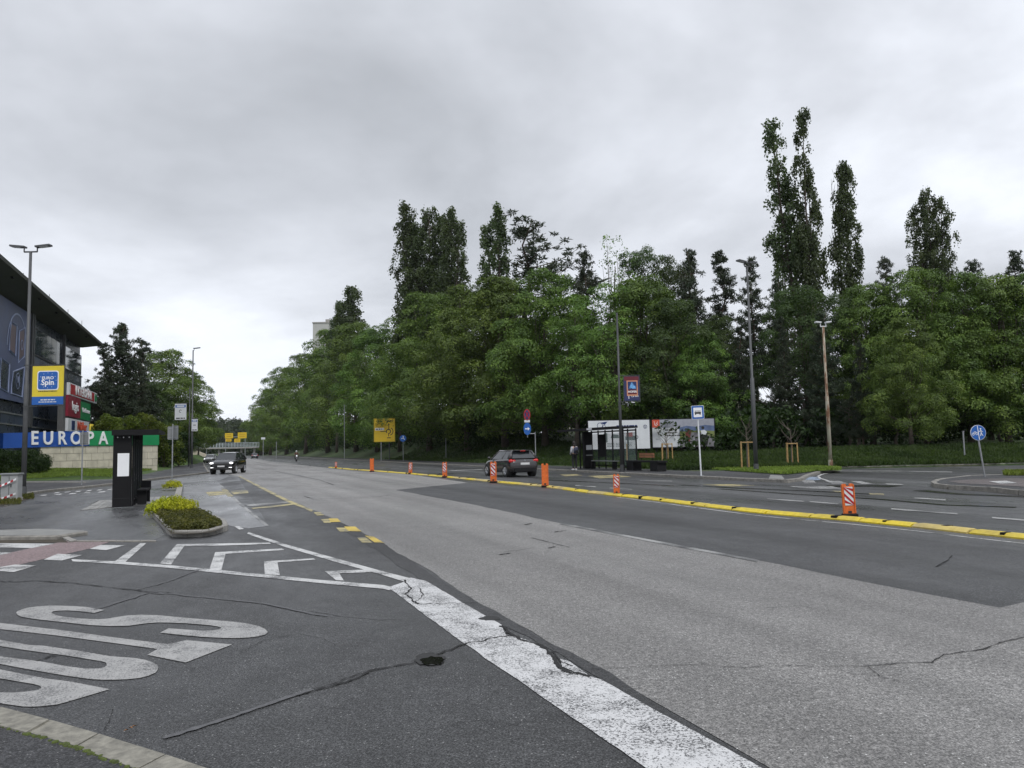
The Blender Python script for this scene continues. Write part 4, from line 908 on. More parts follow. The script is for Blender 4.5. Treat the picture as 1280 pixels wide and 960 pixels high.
# ---------------------------------------------------------------- yellow lane divider and delineators
def worn_yellow(name, a, b, grime):
    m, N, L, bs, o = newmat(name); f = tex(N, L, 9, 5, .7); g = tex(N, L, 1.4, 3, .6)
    c = ramp(N, L, f, [(.3, a), (.65, b)]); c = mixc(N, L, ramp(N, L, g, [(.42, 0), (.7, grime)]), c, (.2, .17, .12)); L(c, bs.inputs['Base Color']); bs.inputs['Roughness'].default_value = .5; bump(N, L, bs, f, .4, .01); return m
Y1 = worn_yellow('divider_yellow', (.5, .37, .015), (.72, .56, .02), .38); Y2 = worn_yellow('divider_yellow_worn', (.45, .34, .08), (.6, .47, .14), .55)
md = [(412, 584.6), (440, 587.2), (470, 589.2), (513, 592.6), (556, 596.4), (617, 602.6), (681, 608.4), (735, 615.8), (771, 619.6), (820, 625.2), (870, 631.6), (945, 640.8), (1000, 645.6), (1062, 650.4), (1150, 659), (1215, 666.4), (1280, 673), (1400, 686), (1560, 704)]
MP = [G(x, y) for x, y in md]; cum = [0]
for a, b in zip(MP[:-1], MP[1:]): cum.append(cum[-1] + (b - a).length)
def mpos(s):
    for i in range(len(MP) - 1):
        if s <= cum[i + 1]: return MP[i].lerp(MP[i + 1], (s - cum[i]) / (cum[i + 1] - cum[i]))
    return MP[-1]
div = thing('lane_divider', 'long low yellow rubber lane divider bolted along the middle of the road', 'lane divider', MP[10])
SL = 1.18; ns = int(cum[-1] / SL); rnd = random.Random(9)
for i in range(ns):
    a, b = mpos(i * SL + .02), mpos((i + 1) * SL - .02); a = a - MP[10]; b = b - MP[10]
    t = (b - a).normalized(); n = Vector((-t.y, t.x, 0)); h = .075 + rnd.uniform(-.005, .005); mb = MB(); vs = []
    sec = [(-.15, -.01), (-.15, .025), (-.075, h), (.075, h), (.15, .025), (.15, -.01)]
    jy = rnd.uniform(-.012, .012)
    for (p, hh) in ((a, .86), (a + t * .05, 1), (b - t * .05, 1), (b, .86)):
        vs += [p + n * (w + jy) + Vector((0, 0, z * (hh if z > 0 else 1))) for w, z in sec]
    mb.add(vs, [(k * 6 + j, k * 6 + (j + 1) % 6, k * 6 + 6 + (j + 1) % 6, k * 6 + 6 + j) for k in range(3) for j in range(6)] + [(5, 4, 3, 2, 1, 0), (18, 19, 20, 21, 22, 23)])
    xm = (mpos(i * SL)); pxm = 640 + F * xm.x / xm.y; o = mb.build('divider_segment', Y2 if 560 < pxm < 745 and rnd.random() < .75 or rnd.random() < .03 else Y1, div)
    if rnd.random() < .85:
        c = a.lerp(b, rnd.choice([.03, .5, .97])); q = MB(); wj = rnd.uniform(.04, .15); q.box((c.x + n.x * rnd.uniform(-.06, .06), c.y, h * .55), (wj, rnd.uniform(.12, .28), h * 1.06), rz=math.atan2(t.y, t.x)); q.build('black_joint', M_blackm, div)
ribbon('road_marking', [(x, y + 4.6 * max(0, (x - 700) / 580) + 1.5) for x, y in md[8:]], .06, .0165, P_white, RD, .4)
def stripes(mb_r, mb_w, w, z0, z1, y, flip=1):
    h = (z1 - z0); n = 3; st = h / n
    mb_w.prism([(-w / 2, z0), (w / 2, z0), (w / 2, z1), (-w / 2, z1)], y, y + .01)
    def clip(z): return max(z0, min(z1, z))
    for k in range(-1, n):
        a = z0 + k * st * 1.1; d = w * 1.1; th = st * .5
        pl = [(-w / 2, clip(a + (d if flip > 0 else 0))), (w / 2, clip(a + (0 if flip > 0 else d))), (w / 2, clip(a + th + (0 if flip > 0 else d))), (-w / 2, clip(a + th + (d if flip > 0 else 0)))]
        if abs(pl[0][1] - pl[3][1]) + abs(pl[1][1] - pl[2][1]) > .02: mb_r.prism(pl, y - .003, y + .002)
def delineator(px, py, ptop, label, striped, rz=0, w=None, tilt=0):
    p = base(px, py); D = p.y; h = at(px, ptop, D).z; p.z = .06; h -= .06
    w = w or h * .30; g = 'striped delineator posts on the lane divider' if striped else 'plain orange delineator posts on the lane divider'
    o = thing('delineator_post', label, 'delineator', p, rz, g, tilt=(0, tilt))
    mb = MB(); mb.prism([(-w * .55, 0), (w * .55, 0), (w * .5, h * .1), (w * .5, h * .97), (w * .4, h), (w * .16, h), (w * .16, h * .93), (-w * .16, h * .93), (-w * .16, h), (-w * .4, h), (-w * .5, h * .97), (-w * .5, h * .1)], -.03, .03)
    mb.box((-w * .47, 0, h * .5), (.02, .09, h * .9)); mb.box((w * .47, 0, h * .5), (.02, .09, h * .9)); mb.build('body', M_orange, o)
    f = MB(); f.bbox((0, 0, -.05), (w * 1.15, .26, .07), .015); f.build('foot', M_blackm, o)
    hl = MB(); hl.box((0, -.032, h * .08), (w * .3, .01, h * .07)); hl.build('slot', M_blk, o)
    if striped:
        a, b = MB(), MB(); stripes(a, b, w * .74, h * .3, h * .9, -.042); b.build('reflective_panel', M_wht, o); a.build('red_stripes', M_red, o)
for (px, py, pt, lab, st, rz, t) in (
  (420, 585.6, 577.4, 'farthest striped post at the tip of the yellow lane divider', 1, 0, 0), (465, 589.8, 573, 'plain orange post in front of the big yellow direction sign', 0, 0, 0),
  (513, 592.8, 578, 'striped post just right of the small round blue sign', 1, -.2, .03), (556, 597, 577.6, 'striped post in front of the plain grey post on the bank', 1, -.2, 0),
  (617, 603.6, 577, 'striped post in front of the dark grey hatchback', 1, -.3, 0), (681.6, 609.2, 579.4, 'plain orange post just right of the dark grey hatchback', 0, 0, 0),
  (771, 619.4, 592.6, 'striped post in front of the long black bench', 1, -.1, 0), (1062.5, 646.6, 604.6, 'nearest striped orange post, below the side road', 1, -.1, -.03)):
    delineator(px, py, pt, lab, st, rz, None if px < 1000 else .235, t)
# ---------------------------------------------------------------- lamp posts, poles
def taper_pole(px, py, ptop, name, label, cat, r0, r1, mat, z0=.0, grp=None, step=.45):
    p = base(px, py, z0); H = hgt(px, ptop, p.y, z0); o = thing(name, label, cat, p, 0, grp)
    mb = MB(); mb.tube([(0, 0, 0), (0, 0, H * step), (0, 0, H * step + .05), (0, 0, H)], [r0, r0 * .96, r1 * 1.25, r1], 12); mb.build('pole', mat, o, True)
    c = MB(); c.tube([(0, 0, 0), (0, 0, .06)], [r0 * 1.9, r0 * 1.9], 10); c.tube([(0, 0, .06), (0, 0, .4)], [r0 * 1.25, r0 * 1.2], 10); c.build('base_collar', mat, o)
    return o, p, H
def lamp_heads(o, H, sp, rz=0, mat=M_pole, single=False, ln=.62):
    arm = MB(); hs = (1,) if single else (-1, 1); ca, sa = cos(rz), sin(rz)
    def V(x, y, z): return (x * ca - y * sa, x * sa + y * ca, z)
    arm.tube([V(-sp if not single else 0, 0, H), V(sp, 0, H)], .035, 6)
    for s in hs: arm.tube([V(s * sp, 0, H), V(s * sp, 0, H + .2)], .03, 6)
    arm.build('arm', mat, o)
    for s in hs:
        h = MB(); c = V(s * (sp + ln * .42), 0, H + .24); h.box(c, (ln, .26, .07), rot=Matrix.Rotation(rz, 3, 'Z') @ Matrix.Rotation(-s * .1, 3, 'Y')); hd = h.build('lamp_head', mat, o)
        q = MB(); c2 = V(s * (sp + ln * .5), 0, H + .2); q.box(c2, (ln * .6, .2, .015), rot=Matrix.Rotation(rz, 3, 'Z') @ Matrix.Rotation(-s * .1, 3, 'Y')); q.build('lens', M_wht, hd)
o, p, H = taper_pole(29, 620, 315, 'street_lamp', 'tall grey two-armed street lamp at the left edge, carrying the yellow and blue banner', 'street lamp', .098, .055, M_pole); lamp_heads(o, H, .28)
LP1 = p
o, p, H = taper_pole(945.5, 590, 333, 'street_lamp', 'tall grey street lamp right of the blue and white bus stop sign', 'street lamp', .105, .05, M_pole, .13); lamp_heads(o, H, .15, .5, single=False, ln=.5)
o, p, H = taper_pole(777.5, 590, 391, 'banner_pole', 'slender dark grey pole in front of the shelter, carrying the shop banner', 'pole', .085, .05, M_poled, .125); LP2 = p
def rusty():
    m, N, L, b, o = newmat('rusty_paint'); f = tex(N, L, 3.2, 5, .65, stretch=(1, 1, .25)); L(ramp(N, L, f, [(.46, (.36, .34, .27)), (.56, (.17, .085, .045)), (.66, (.08, .045, .03))]), b.inputs['Base Color']); b.inputs['Roughness'].default_value = .8; return m
o, p, H = taper_pole(1038.5, 584.2, 408, 'street_lamp', 'old street lamp with a rusty peeling pole beside the side road', 'street lamp', .1, .06, rusty(), .15, step=.5); lamp_heads(o, H, .15, 0, M_wht, False, .3)
o, p, H = taper_pole(239.5, 585, 438, 'street_lamp', 'thin far street lamp at the left, right of the hanging bus stop signs', 'street lamp', .12, .06, M_pole, .1); lamp_heads(o, H, .1, 0, single=True, ln=.7); LP4 = p
o, p, H = taper_pole(236, 583.4, 484, 'signal_pole', 'thin dark pole just left of the far street lamp, holding the hanging stop sign', 'pole', .09, .06, M_poled, .1); LP3 = p
for (px, py, pt, lab) in ((430.5, 572.6, 506, 'slim grey post under the trees left of the big yellow direction sign'), (557.5, 569.5, 548, 'plain grey post without a sign on the grass bank'), (1206.5, 579, 539, 'plain grey leaning post left of the round blue cycle sign'), (345.5, 572, 552, 'far slim grey post left of the motorcyclist')):
    D = {430.5: 118, 557.5: 92, 1206.5: 47, 345.5: 175}[px]; x = at(px, py, D).x; z0 = max(0, hR(x, D)); o = thing('post', lab, 'post', (x, D, z0), 0, 'plain posts'); mb = MB(); fpost(mb, hgt(px, pt, D, z0), .045 * max(1, D / 100)); mb.build('pole', M_galv, o); mb = MB(); mb.box((0, 0, hgt(px, pt, D, z0)), (.12, .12, .03)); mb.build('cap', M_galv, o)
# ---------------------------------------------------------------- banner EURO Spin
def frame_banner(name, label, P, x0, x1, zt, zb, z0, D, cloth, rz=0):
    o = thing(name, label, 'banner', (P.x, P.y - .16, z0), rz); f = MB()
    for z in (zt + .05, zb - .05): f.box(((x1 + min(0, x0)) / 2 if x0 > 0 else (x0 + x1) / 2, 0, z - z0), (abs(x1 - min(0, x0)) + .06, .035, .035))
    f.box((x1 + .03, 0, (zt + zb) / 2 - z0), (.03, .03, zt - zb + .14)); f.box((x0 - .03, 0, (zt + zb) / 2 - z0), (.03, .03, zt - zb + .14)); f.build('frame', M_poled, o); return o
D = LP1.y; X = lambda px: (px - 640) / F * D - LP1.x
zt, zb, zm = at(62, 458, D).z, at(62, 506, D).z, at(62, 496, D).z; xa, xb = at(43.5, 480, D).x - LP1.x, at(82.5, 480, D).x - LP1.x
o = frame_banner('shop_banner', 'yellow banner with a rounded blue logo and blue foot, hung on the left street lamp', LP1, xa, xb, zt, zb, 0, D, None); w = xb - xa; xc = (xa + xb) / 2
mb = MB(); mb.prism([(xa, zm), (xb, zm), (xb, zt), (xa, zt)], -.01, .01); mb.build('banner_top', M_yelb, o)
mb = MB(); mb.prism([(xa, zb), (xb, zb), (xb, zm - .002), (xa, zm - .002)], -.01, .01); mb.build('banner_foot', M_blue, o)
zl = at(62, 476, D).z; mb = MB(); mb.prism(rrect(xc, zl, w * .68, w * .62, .1), -.018, -.011); mb.build('logo_border', M_whtb, o)
mb = MB(); mb.prism(rrect(xc, zl, w * .62, w * .56, .09), -.026, -.019); lg = mb.build('logo_panel', M_blue, o)
text('letters', 'EURO', .165, M_whtb, o, (xc, -.03, zl + .1), bold=.004, depth=.002, sx=1.15); text('letters', 'Spin', .32, M_whtb, o, (xc, -.03, zl - .09), bold=.008, depth=.002)
mb = MB()
for k in range(12):
    a = 2 * pi * k / 12; cx, cz = xc + w * .265 * cos(a), zl + w * .24 * sin(a); mb.prism([(cx + (.022 if j % 2 == 0 else .009) * cos(pi / 2 + j * pi / 5), cz + (.022 if j % 2 == 0 else .009) * sin(pi / 2 + j * pi / 5)) for j in range(10)], -.031, -.027)
mb.build('star_ring', M_wht, o); rnd = random.Random(3); mb = MB(); scribble(mb, xc - w * .3, xc + w * .3, zl - w * .345, .03, -.014, rnd); mb.build('small_print', M_blk, o)
mb = MB(); scribble(mb, xc - w * .22, xc + w * .24, zb + .2, .045, -.014, rnd); scribble(mb, xc - w * .28, xc + w * .28, zb + .11, .035, -.014, rnd); mb.build('small_print', M_wht, o)
# ---------------------------------------------------------------- shop banner, right
D = LP2.y; zt, zb = at(788, 470.5, D).z, at(788, 501, D).z; xa, xb = at(779.5, 485, D).x - LP2.x, at(798.5, 485, D).x - LP2.x; w = xb - xa; xc = (xa + xb) / 2 + .03
o = frame_banner('shop_banner', 'dark navy and red shop banner on the slender pole over the right shelter', LP2, xa, xb, zt, zb, 0, D, None)
M_navy = M('banner_navy', (.022, .028, .10), .5); M_brdr = M('banner_border', (.55, .25, .14), .5); M_mar = M('banner_maroon', (.12, .01, .02), .5); M_lb = M('light_blue_logo', (.15, .38, .7), .5)
mb = MB(); mb.prism([(xa, zb), (xb, zb), (xb, zt), (xa, zt)], -.01, .01); mb.build('banner_cloth', M_navy, o)
mb = MB(); mb.prism([(xa + .02, zt - .25), (xb - .02, zt - .25), (xb - .02, zt - .02), (xa + .02, zt - .02)], -.013, -.0105); mb.build('top_print', M_mar, o)
zl = zt - .66; mb = MB(); mb.prism([(xc - .3, zl - .42), (xc + .3, zl - .42), (xc + .3, zl + .42), (xc - .3, zl + .42)], -.018, -.014); mb.build('logo_border', M_brdr, o)
mb = MB(); mb.prism([(xc - .24, zl - .34), (xc + .24, zl - .34), (xc + .24, zl - .08), (xc - .24, zl - .08)], -.024, -.019); mb.build('logo_field', M_mar, o)
mb = MB(); mb.prism([(xc - .24, zl - .078), (xc + .24, zl - .078), (xc + .24, zl + .36), (xc - .24, zl + .36)], -.024, -.019); mb.build('logo_field', M_blued, o)
mb = MB()
for k in range(4): mb.prism([(xc - .19 + k * .02, zl - .03 + k * .0), (xc - .14 + k * .02, zl - .03), (xc + .02 + k * .045, zl + .31 - k * .06), (xc - .03 + k * .04, zl + .31 - k * .06)], -.028, -.025)
mb.prism([(xc - .02, zl - .03), (xc + .2, zl - .03), (xc + .16, zl + .12), (xc + .05, zl + .14)], -.0285, -.0255); mb.build('logo_mark', M_lb, o)
text('letters', 'HOFER', .155, M_whtb, o, (xc, -.027, zl - .2), bold=.004, depth=.001); mb = MB(); mb.prism([(xc - .22, zb + .1), (xc - .18, zb + .1), (xc - .18, zb + .33), (xc - .12, zb + .33), (xc - .2, zb + .42), (xc - .28, zb + .33), (xc - .22, zb + .33)], -.014, -.0105); mb.build('arrow', M_wht, o)
text('letters', '1,2 km', .15, M_whtb, o, (xc + .12, -.013, zb + .25), bold=.003, depth=.001)
mb = MB(); mb.tube([(xc - .08, -.01, zb - .09), (xc + .1, -.01, zb - .12)], .035, 6); mb.build('clamp', M_galv, o)
# ---------------------------------------------------------------- bus stop sign, right kerb
p = base(876.5, 595, .125); D = p.y; zt, zb = hgt(873, 507, D, p.z), hgt(873, 524, D, p.z); w = 15.5 / F * D
o = thing('bus_stop_sign', 'square blue and white bus sign on a pale pole at the right kerb', 'bus stop sign', p, -.05, tilt=(0, -.018)); mb = MB(); fpost(mb, zt - .1, .035); mb.build('pole', M_wht, o); mb = MB(); mb.box((0, 0, .01), (.2, .2, .02)); mb.build('base_plate', M_galv, o)
zc = (zt + zb) / 2; mb = MB(); mb.prism(rrect(0, zc, w, zt - zb, .04), -.06, -.04); pl = mb.build('sign_plate', M_wht, o); mb = MB(); mb.prism(rrect(0, zc, w * .94, (zt - zb) * .94, .035), -.066, -.061); mb.build('blue_field', M_blue, o)
mb = MB(); mb.prism(rrect(0, zc, w * .68, (zt - zb) * .7, .02), -.072, -.067); mb.build('white_field', M_whtb, o)
mb = MB(); mb.prism(rrect(0, zc + .01, w * .5, .13, .03), -.077, -.073); mb.box((0, -.075, zc - .05), (w * .46, .004, .03)); disc(mb, (-.1, zc - .08), .03, -.077, -.073, 10); disc(mb, (.1, zc - .08), .03, -.077, -.073, 10); mb.build('bus_symbol', M_blk, o)
mb = MB(); [mb.box((-.13 + k * .065, -.079, zc + .035), (.045, .003, .04)) for k in range(5)]; mb.build('bus_symbol_windows', M_whtb, o)
# ---------------------------------------------------------------- round blue cycle sign
p = base(1231, 596, .136); D = p.y; o = thing('cycle_sign', 'round blue cycle and footpath sign on a leaning grey pole on the traffic island', 'traffic sign', p, 0, tilt=(0, -.10)); zc = hgt(1226, 540.5, D, p.z); r = 9.6 / F * D
mb = MB(); fpost(mb, zc + r * .9, .032); mb.build('pole', M_galv, o); mb = MB(); disc(mb, (0, zc), r, -.06, -.04, 32); mb.build('sign_disc', M_wht, o); mb = MB(); disc(mb, (0, zc), r * .95, -.066, -.061, 32); mb.build('sign_face', M_blue, o)
mb = MB(); mb.prism([(-.012, zc - r * .9), (.012, zc - r * .9), (.012, zc + r * .9), (-.012, zc + r * .9)], -.071, -.067)
for cx in (-.20, -.065): annulus(mb, cx, zc - .03, .035, .05, -.071, -.067, n=12)
mb.tube([(-.2, -.069, zc - .03), (-.15, -.069, zc + .05), (-.09, -.069, zc + .05), (-.065, -.069, zc - .03)], .008, 4); mb.tube([(-.15, -.069, zc + .04), (-.13, -.069, zc - .03), (-.09, -.069, zc + .04)], .008, 4)
disc(mb, (.1, zc + .13), .028, -.071, -.067, 10); mb.tube([(.1, -.069, zc + .09), (.1, -.069, zc - .02), (.06, -.069, zc - .13)], .018, 5); mb.tube([(.1, -.069, zc - .02), (.15, -.069, zc - .13)], .016, 5); mb.tube([(.03, -.069, zc + .03), (.1, -.069, zc + .07), (.17, -.069, zc + .01)], .012, 4); mb.build('pictogram', M_whtb, o)
# ---------------------------------------------------------------- small round blue sign left of centre
def on_bank(px, D): x = at(px, 565, D).x; return Vector((x, D, max(.0, hR(x, D))))
p = on_bank(504, 98); D = 98; zc = hgt(504, 548, D, p.z); o = thing('traffic_sign', 'small round blue sign on a thin post right of the big yellow direction sign', 'traffic sign', p); mb = MB(); fpost(mb, zc, .045); mb.build('pole', M_galv, o); mb = MB(); disc(mb, (0, zc), .42, -.08, -.05); mb.build('sign_face', M_blue, o)
mb = MB(); mb.tube([(-.2, -.085, zc - .05), (0, -.085, zc + .05), (.1, -.085, zc + .22)], .04, 4); mb.tube([(0, -.085, zc + .05), (.22, -.085, zc - .15)], .04, 4); disc(mb, (.02, zc + .26), .06, -.09, -.081, 8); mb.build('pictogram', M_whtb, o)
# ---------------------------------------------------------------- big yellow direction sign
D = 104; p = on_bank(480, D); o = thing('direction_sign', 'big square yellow roundabout direction sign in front of the dark trees', 'direction sign', p); x0, x1 = at(467.5, 540, D).x - p.x, at(494, 540, D).x - p.x; z0, z1 = hgt(480, 552.4, D, p.z), hgt(480, 523, D, p.z)
xm = (x0 + x1) / 2; mb = MB(); mb.prism([(x0, z0), (x1, z0), (x1, z1), (x0, z1)], -.1, -.04); mb.build('sign_panel', M_yel, o)
e_ = .05; mb = MB(); [mb.box(c, d) for c, d in (((xm, -.105, z0 + e_), (x1 - x0, .01, .06)), ((xm, -.105, z1 - e_), (x1 - x0, .01, .06)), ((x0 + e_, -.105, (z0 + z1) / 2), (.06, .01, z1 - z0 - .2)), ((x1 - e_, -.105, (z0 + z1) / 2), (.06, .01, z1 - z0 - .2)))]; mb.build('border', M('border_gold', (.4, .28, .02), .5), o)
mb = MB(); [fpost(mb, z0 + .3, .07, x, 0) for x in (x0 + .95,)]; mb.build('post', M_galv, o); mb = MB(); fpost(mb, z0 + .3, .07, x1 - .8, 0); mb.build('post', M_poled, o)
W_, H_ = x1 - x0, z1 - z0; X = lambda a: x0 + W_ * a; Z = lambda b: z0 + H_ * b; mb = MB(); cx, cz = X(.69), Z(.44)
annulus(mb, cx, cz, .22, .34, -.112, -.106, -pi * .5, pi * 1.25, 16); annulus(mb, cx + .1, cz, .46, .56, -.112, -.106, -pi * .42, pi * .35, 12); mb.box((cx, -.109, Z(.3)), (.09, .006, .45)); mb.box((cx + .05, -.109, Z(.62)), (.1, .006, .6)); mb.box((X(.45), -.109, cz + .02), (.85, .006, .09)); mb.prism([(cx - .08, Z(.72)), (cx + .18, Z(.72)), (cx + .05, Z(.8))], -.112, -.106); mb.build('roundabout_diagram', M_blk, o)
mb = MB(); mb.prism(rrect(X(.27), Z(.545), W_ * .42, H_ * .1, .02), -.109, -.1055); mb.build('name_panel', M_whtb, o); mb = MB(); scribble(mb, X(.09), X(.45), Z(.545), .13, -.112, rnd); mb.box((X(.7), -.109, Z(.86)), (.6, .006, .12)); mb.box((X(.71), -.109, Z(.17)), (.5, .006, .12)); scribble(mb, X(.52), X(.9), Z(.9), .1, -.112, rnd); mb.build('small_print', M_blk, o)
# ---------------------------------------------------------------- no stopping and arrow signs
D = 62; p = on_bank(669.5, D); o = thing('traffic_sign', 'red and blue stopping ban sign over a blue arrow sign, behind the hatchback', 'traffic sign', p, .0); xs = at(659, 530, D).x - p.x; mb = MB(); fpost(mb, hgt(669, 540, D, p.z), .04); mb.build('pole', M_galv, o); mb = MB(); zz = hgt(669, 542, D, p.z); mb.tube([(0, 0, zz), (xs, 0, zz)], .03, 6); mb.tube([(xs, 0, zz - .3), (xs, 0, hgt(659, 513, D, p.z))], .03, 6); mb.build('bracket', M_galv, o)
z1 = hgt(659, 518.5, D, p.z); z2 = hgt(659, 536, D, p.z); mb = MB(); disc(mb, (xs, z1), .46, -.06, -.04, 24, .27); mb.build('red_disc', M_red, o); mb = MB(); disc(mb, (xs, z1), .37, -.066, -.061, 24, .21); mb.build('blue_disc', M_blued, o); mb = MB(); mb.tube([(xs - .13, -.07, z1 + .26), (xs + .13, -.07, z1 - .26)], .035, 4); mb.tube([(xs + .13, -.07, z1 + .26), (xs - .13, -.07, z1 - .26)], .035, 4); mb.build('red_bars', M_red, o)
mb = MB(); mb.box((xs, -.05, hgt(659, 526.5, D, p.z)), (.45, .02, .2)); mb.build('supplementary_plate', M_wht, o); mb = MB(); disc(mb, (xs, z2), .5, -.06, -.04, 24, .3); mb.build('arrow_disc', M_blue, o); mb = MB(); mb.prism([(xs - .18, z2 - .04), (xs + .04, z2 - .04), (xs + .04, z2 - .14), (xs + .2, z2), (xs + .04, z2 + .14), (xs + .04, z2 + .04), (xs - .18, z2 + .04)], -.068, -.061); mb.build('arrow', M_whtb, o)
# ---------------------------------------------------------------- signs seen from behind on the left
def back_sign(px, py, z0, panels, label, D=None):
    p = base(px, py, z0); D = p.y; o = thing('traffic_sign', label, 'traffic sign', p); top = max(hgt(px, q[1], D, z0) for q in panels); mb = MB(); fpost(mb, top + .08, .035); mb.build('pole', M_galv, o)
    for (a, t, b, bt, rz) in panels:
        xa, xb = at(a, t, D).x - p.x, at(b, t, D).x - p.x; za, zb = hgt(px, bt, D, z0), hgt(px, t, D, z0); m_ = MB(); m_.prism(rrect(0, (za + zb) / 2, xb - xa, zb - za, .05), .0, .02); s = m_.build('sign_back', M_sback, o); s.location = ((xa + xb) / 2, .05, 0); s.rotation_euler = (0, 0, rz)
        r_ = MB(); [r_.box((0, -.01, zz), (xb - xa - .1, .02, .03)) for zz in (za + .12, zb - .12)]; r_.build('rail', M_galv, s)
back_sign(215, 602, .09, [(209.4, 533, 216, 549.5, .35), (215.5, 532, 223, 549.5, -.35)], 'back of a folded grey sign above the small golden shrub')
back_sign(102, 606, .12, [(99.5, 540, 110, 556.5, 0)], 'back of a grey sign in front of the letter O of the wall')
# hanging stop signs
def hang(P, xa, ya, xb, yb, label, big):
    D = P.y; o = thing('stop_sign_board', label, 'bus stop sign', (P.x, D - .12, .1)); z = lambda y: hgt(xa, y, D, .1); a, b = at(xa, ya, D).x - P.x, at(xb, ya, D).x - P.x; m_ = MB(); m_.box(((a + b) / 2, 0, (z(ya) + z(yb)) / 2), (b - a, .08, z(ya) - z(yb))); m_.build('board', M_wht, o)
    f = MB(); f.tube([(0, .05, z(ya) + .06), ((a if abs(a) > abs(b) else b), .05, z(ya) + .06)], .04, 6); f.build('bracket', M_poled, o); H_ = z(ya) - z(yb); W_ = b - a
    m_ = MB(); m_.box(((a + b) / 2, -.046, z(ya) - H_ * .15), (W_ * .9, .008, H_ * .16)); m_.build('blue_header', M_blue, o); m_ = MB(); m_.box(((a + b) / 2, -.054, z(ya) - H_ * .15), (W_ * .68, .005, H_ * .09)); m_.build('header_print', M_wht, o)
    m_ = MB(); annulus(m_, (a + b) / 2, z(ya) - H_ * .46, W_ * .09, W_ * .13, -.05, -.043, .5, 5.2, 10) if big else m_.box(((a + b) / 2, -.046, z(ya) - H_ * .5), (W_ * .45, .006, H_ * .05)); scribble(m_, a + W_ * .12, b - W_ * .1, z(yb) + H_ * .1, H_ * .07, -.045, rnd); m_.build('small_print', M_blk, o)
hang(LP3, 219.4, 505, 233.6, 525, 'large hanging white stop sign with a blue header, left of the thin dark pole', True); hang(LP4, 240.4, 524, 247.6, 539, 'smaller hanging white stop sign with a blue header, right of the thin poles', False)
# ---------------------------------------------------------------- billboards
def billboard(px0, yt0, px1, yt1, yb, D, label):
    p = on_bank((px0 + px1) / 2, D); o = thing('billboard', label, 'billboard', p); a, b = at(px0, 540, D).x - p.x, at(px1, 540, D).x - p.x; z1 = hgt(px0, (yt0 + yt1) / 2, D, p.z); z0 = hgt(px0, yb, D, p.z)
    m_ = MB(); m_.box(((a + b) / 2, .06, (z0 + z1) / 2), (b - a + .14, .12, z1 - z0 + .14)); m_.build('frame', M_blackm, o)
    for t in (.06, .5, .94): m_ = MB(); m_.box((a + (b - a) * t, .14, z0 / 2 + .3), (.12, .08, z0 + .6)); m_.build('post', M_blackm, o)
    return o, a, b, z0, z1
o, a, b, z0, z1 = billboard(735.5, 527, 812, 525.5, 562, 61, 'white billboard with small cars pictured, behind the right bus shelter'); W_, H_ = b - a, z1 - z0; X = lambda t: a + W_ * t; Z = lambda t: z0 + H_ * t
for k in range(6): m_ = MB(); m_.box((X((k + .5) / 6), -.008, (z0 + z1) / 2), (W_ / 6 - .004, .012, H_)); m_.build('poster_sheet', M_wht, o)
m_ = MB(); annulus(m_, X(.93), Z(.76), .13, .155, -.022, -.015, n=20); V_ = [(-.09, .09), (-.03, -.1), (0, -.01), (.03, -.1), (.09, .09)]; m_.tube([(X(.93) + x, -.018, Z(.76) + z) for x, z in V_], .012, 4); m_.tube([(X(.93) - .035, -.018, Z(.76) + .11), (X(.93), -.018, Z(.76) + .02), (X(.93) + .035, -.018, Z(.76) + .11)], .012, 4); m_.build('round_emblem', M_blued, o)
M_pg = M('print_grey', (.12, .15, .15), .6); M_pr = M('print_red', (.32, .08, .08), .6)
m_ = MB(); annulus(m_, X(.19), Z(.83), .19, .23, -.02, -.015, n=18); annulus(m_, X(.26), Z(.78), .11, .14, -.02, -.015, n=14); m_.prism([(X(.2), Z(.93)), (X(.32), Z(.97)), (X(.27), Z(.85))], -.02, -.015); scribble(m_, X(.46), X(.8), Z(.8), .11, -.018, rnd, .1); m_.build('printed_art', M_blued, o)
m_ = MB(); m_.prism(rrect(X(.28), Z(.4), .28, .75, .05), -.02, -.015); m_.prism([(X(.36), Z(.38)), (X(.5), Z(.38)), (X(.49), Z(.5)), (X(.38), Z(.52))], -.02, -.015); m_.prism([(X(.6), Z(.3)), (X(.78), Z(.3)), (X(.77), Z(.42)), (X(.66), Z(.52)), (X(.6), Z(.42))], -.02, -.015); annulus(m_, X(.78), Z(.4), .1, .16, -.02, -.015, n=14); [scribble(m_, X(.3 + .14 * k), X(.42 + .14 * k), Z(.2 - .05 * j), .05, -.018, rnd) for k in range(3) for j in range(3)]; m_.build('printed_art', M_pg, o)
m_ = MB(); m_.prism([(X(.62), Z(.42)), (X(.72), Z(.42)), (X(.72), Z(.58)), (X(.62), Z(.55))], -.024, -.021); m_.build('printed_art', M_pr, o)
o, a, b, z0, z1 = billboard(815.5, 525.5, 893, 524, 559.5, 61.5, 'billboard showing two motorcyclists on a road beside a white panel, right of the white billboard'); W_, H_ = b - a, z1 - z0
M_sky = M('print_sky', (.30, .31, .36), .6); M_mnt = M('print_mountain', (.09, .13, .24), .6, vary=.4, scale=1.5); M_fld = M('print_field', (.16, .19, .06), .6, vary=.4, scale=1.5); M_rd = M('print_road', (.22, .21, .23), .6); M_or = M('print_orange', (.55, .08, .035), .6)
for k in range(6): m_ = MB(); m_.box((X((k + .5) / 6), -.008, (z0 + z1) / 2), (W_ / 6 - .004, .012, H_)); m_.build('poster_sheet', M_sky, o)
def pr(pts, mat, y=-.018, nm='printed_art'): m_ = MB(); m_.prism([(X(x), Z(z)) for x, z in pts], y, y + .003); m_.build(nm, mat, o)
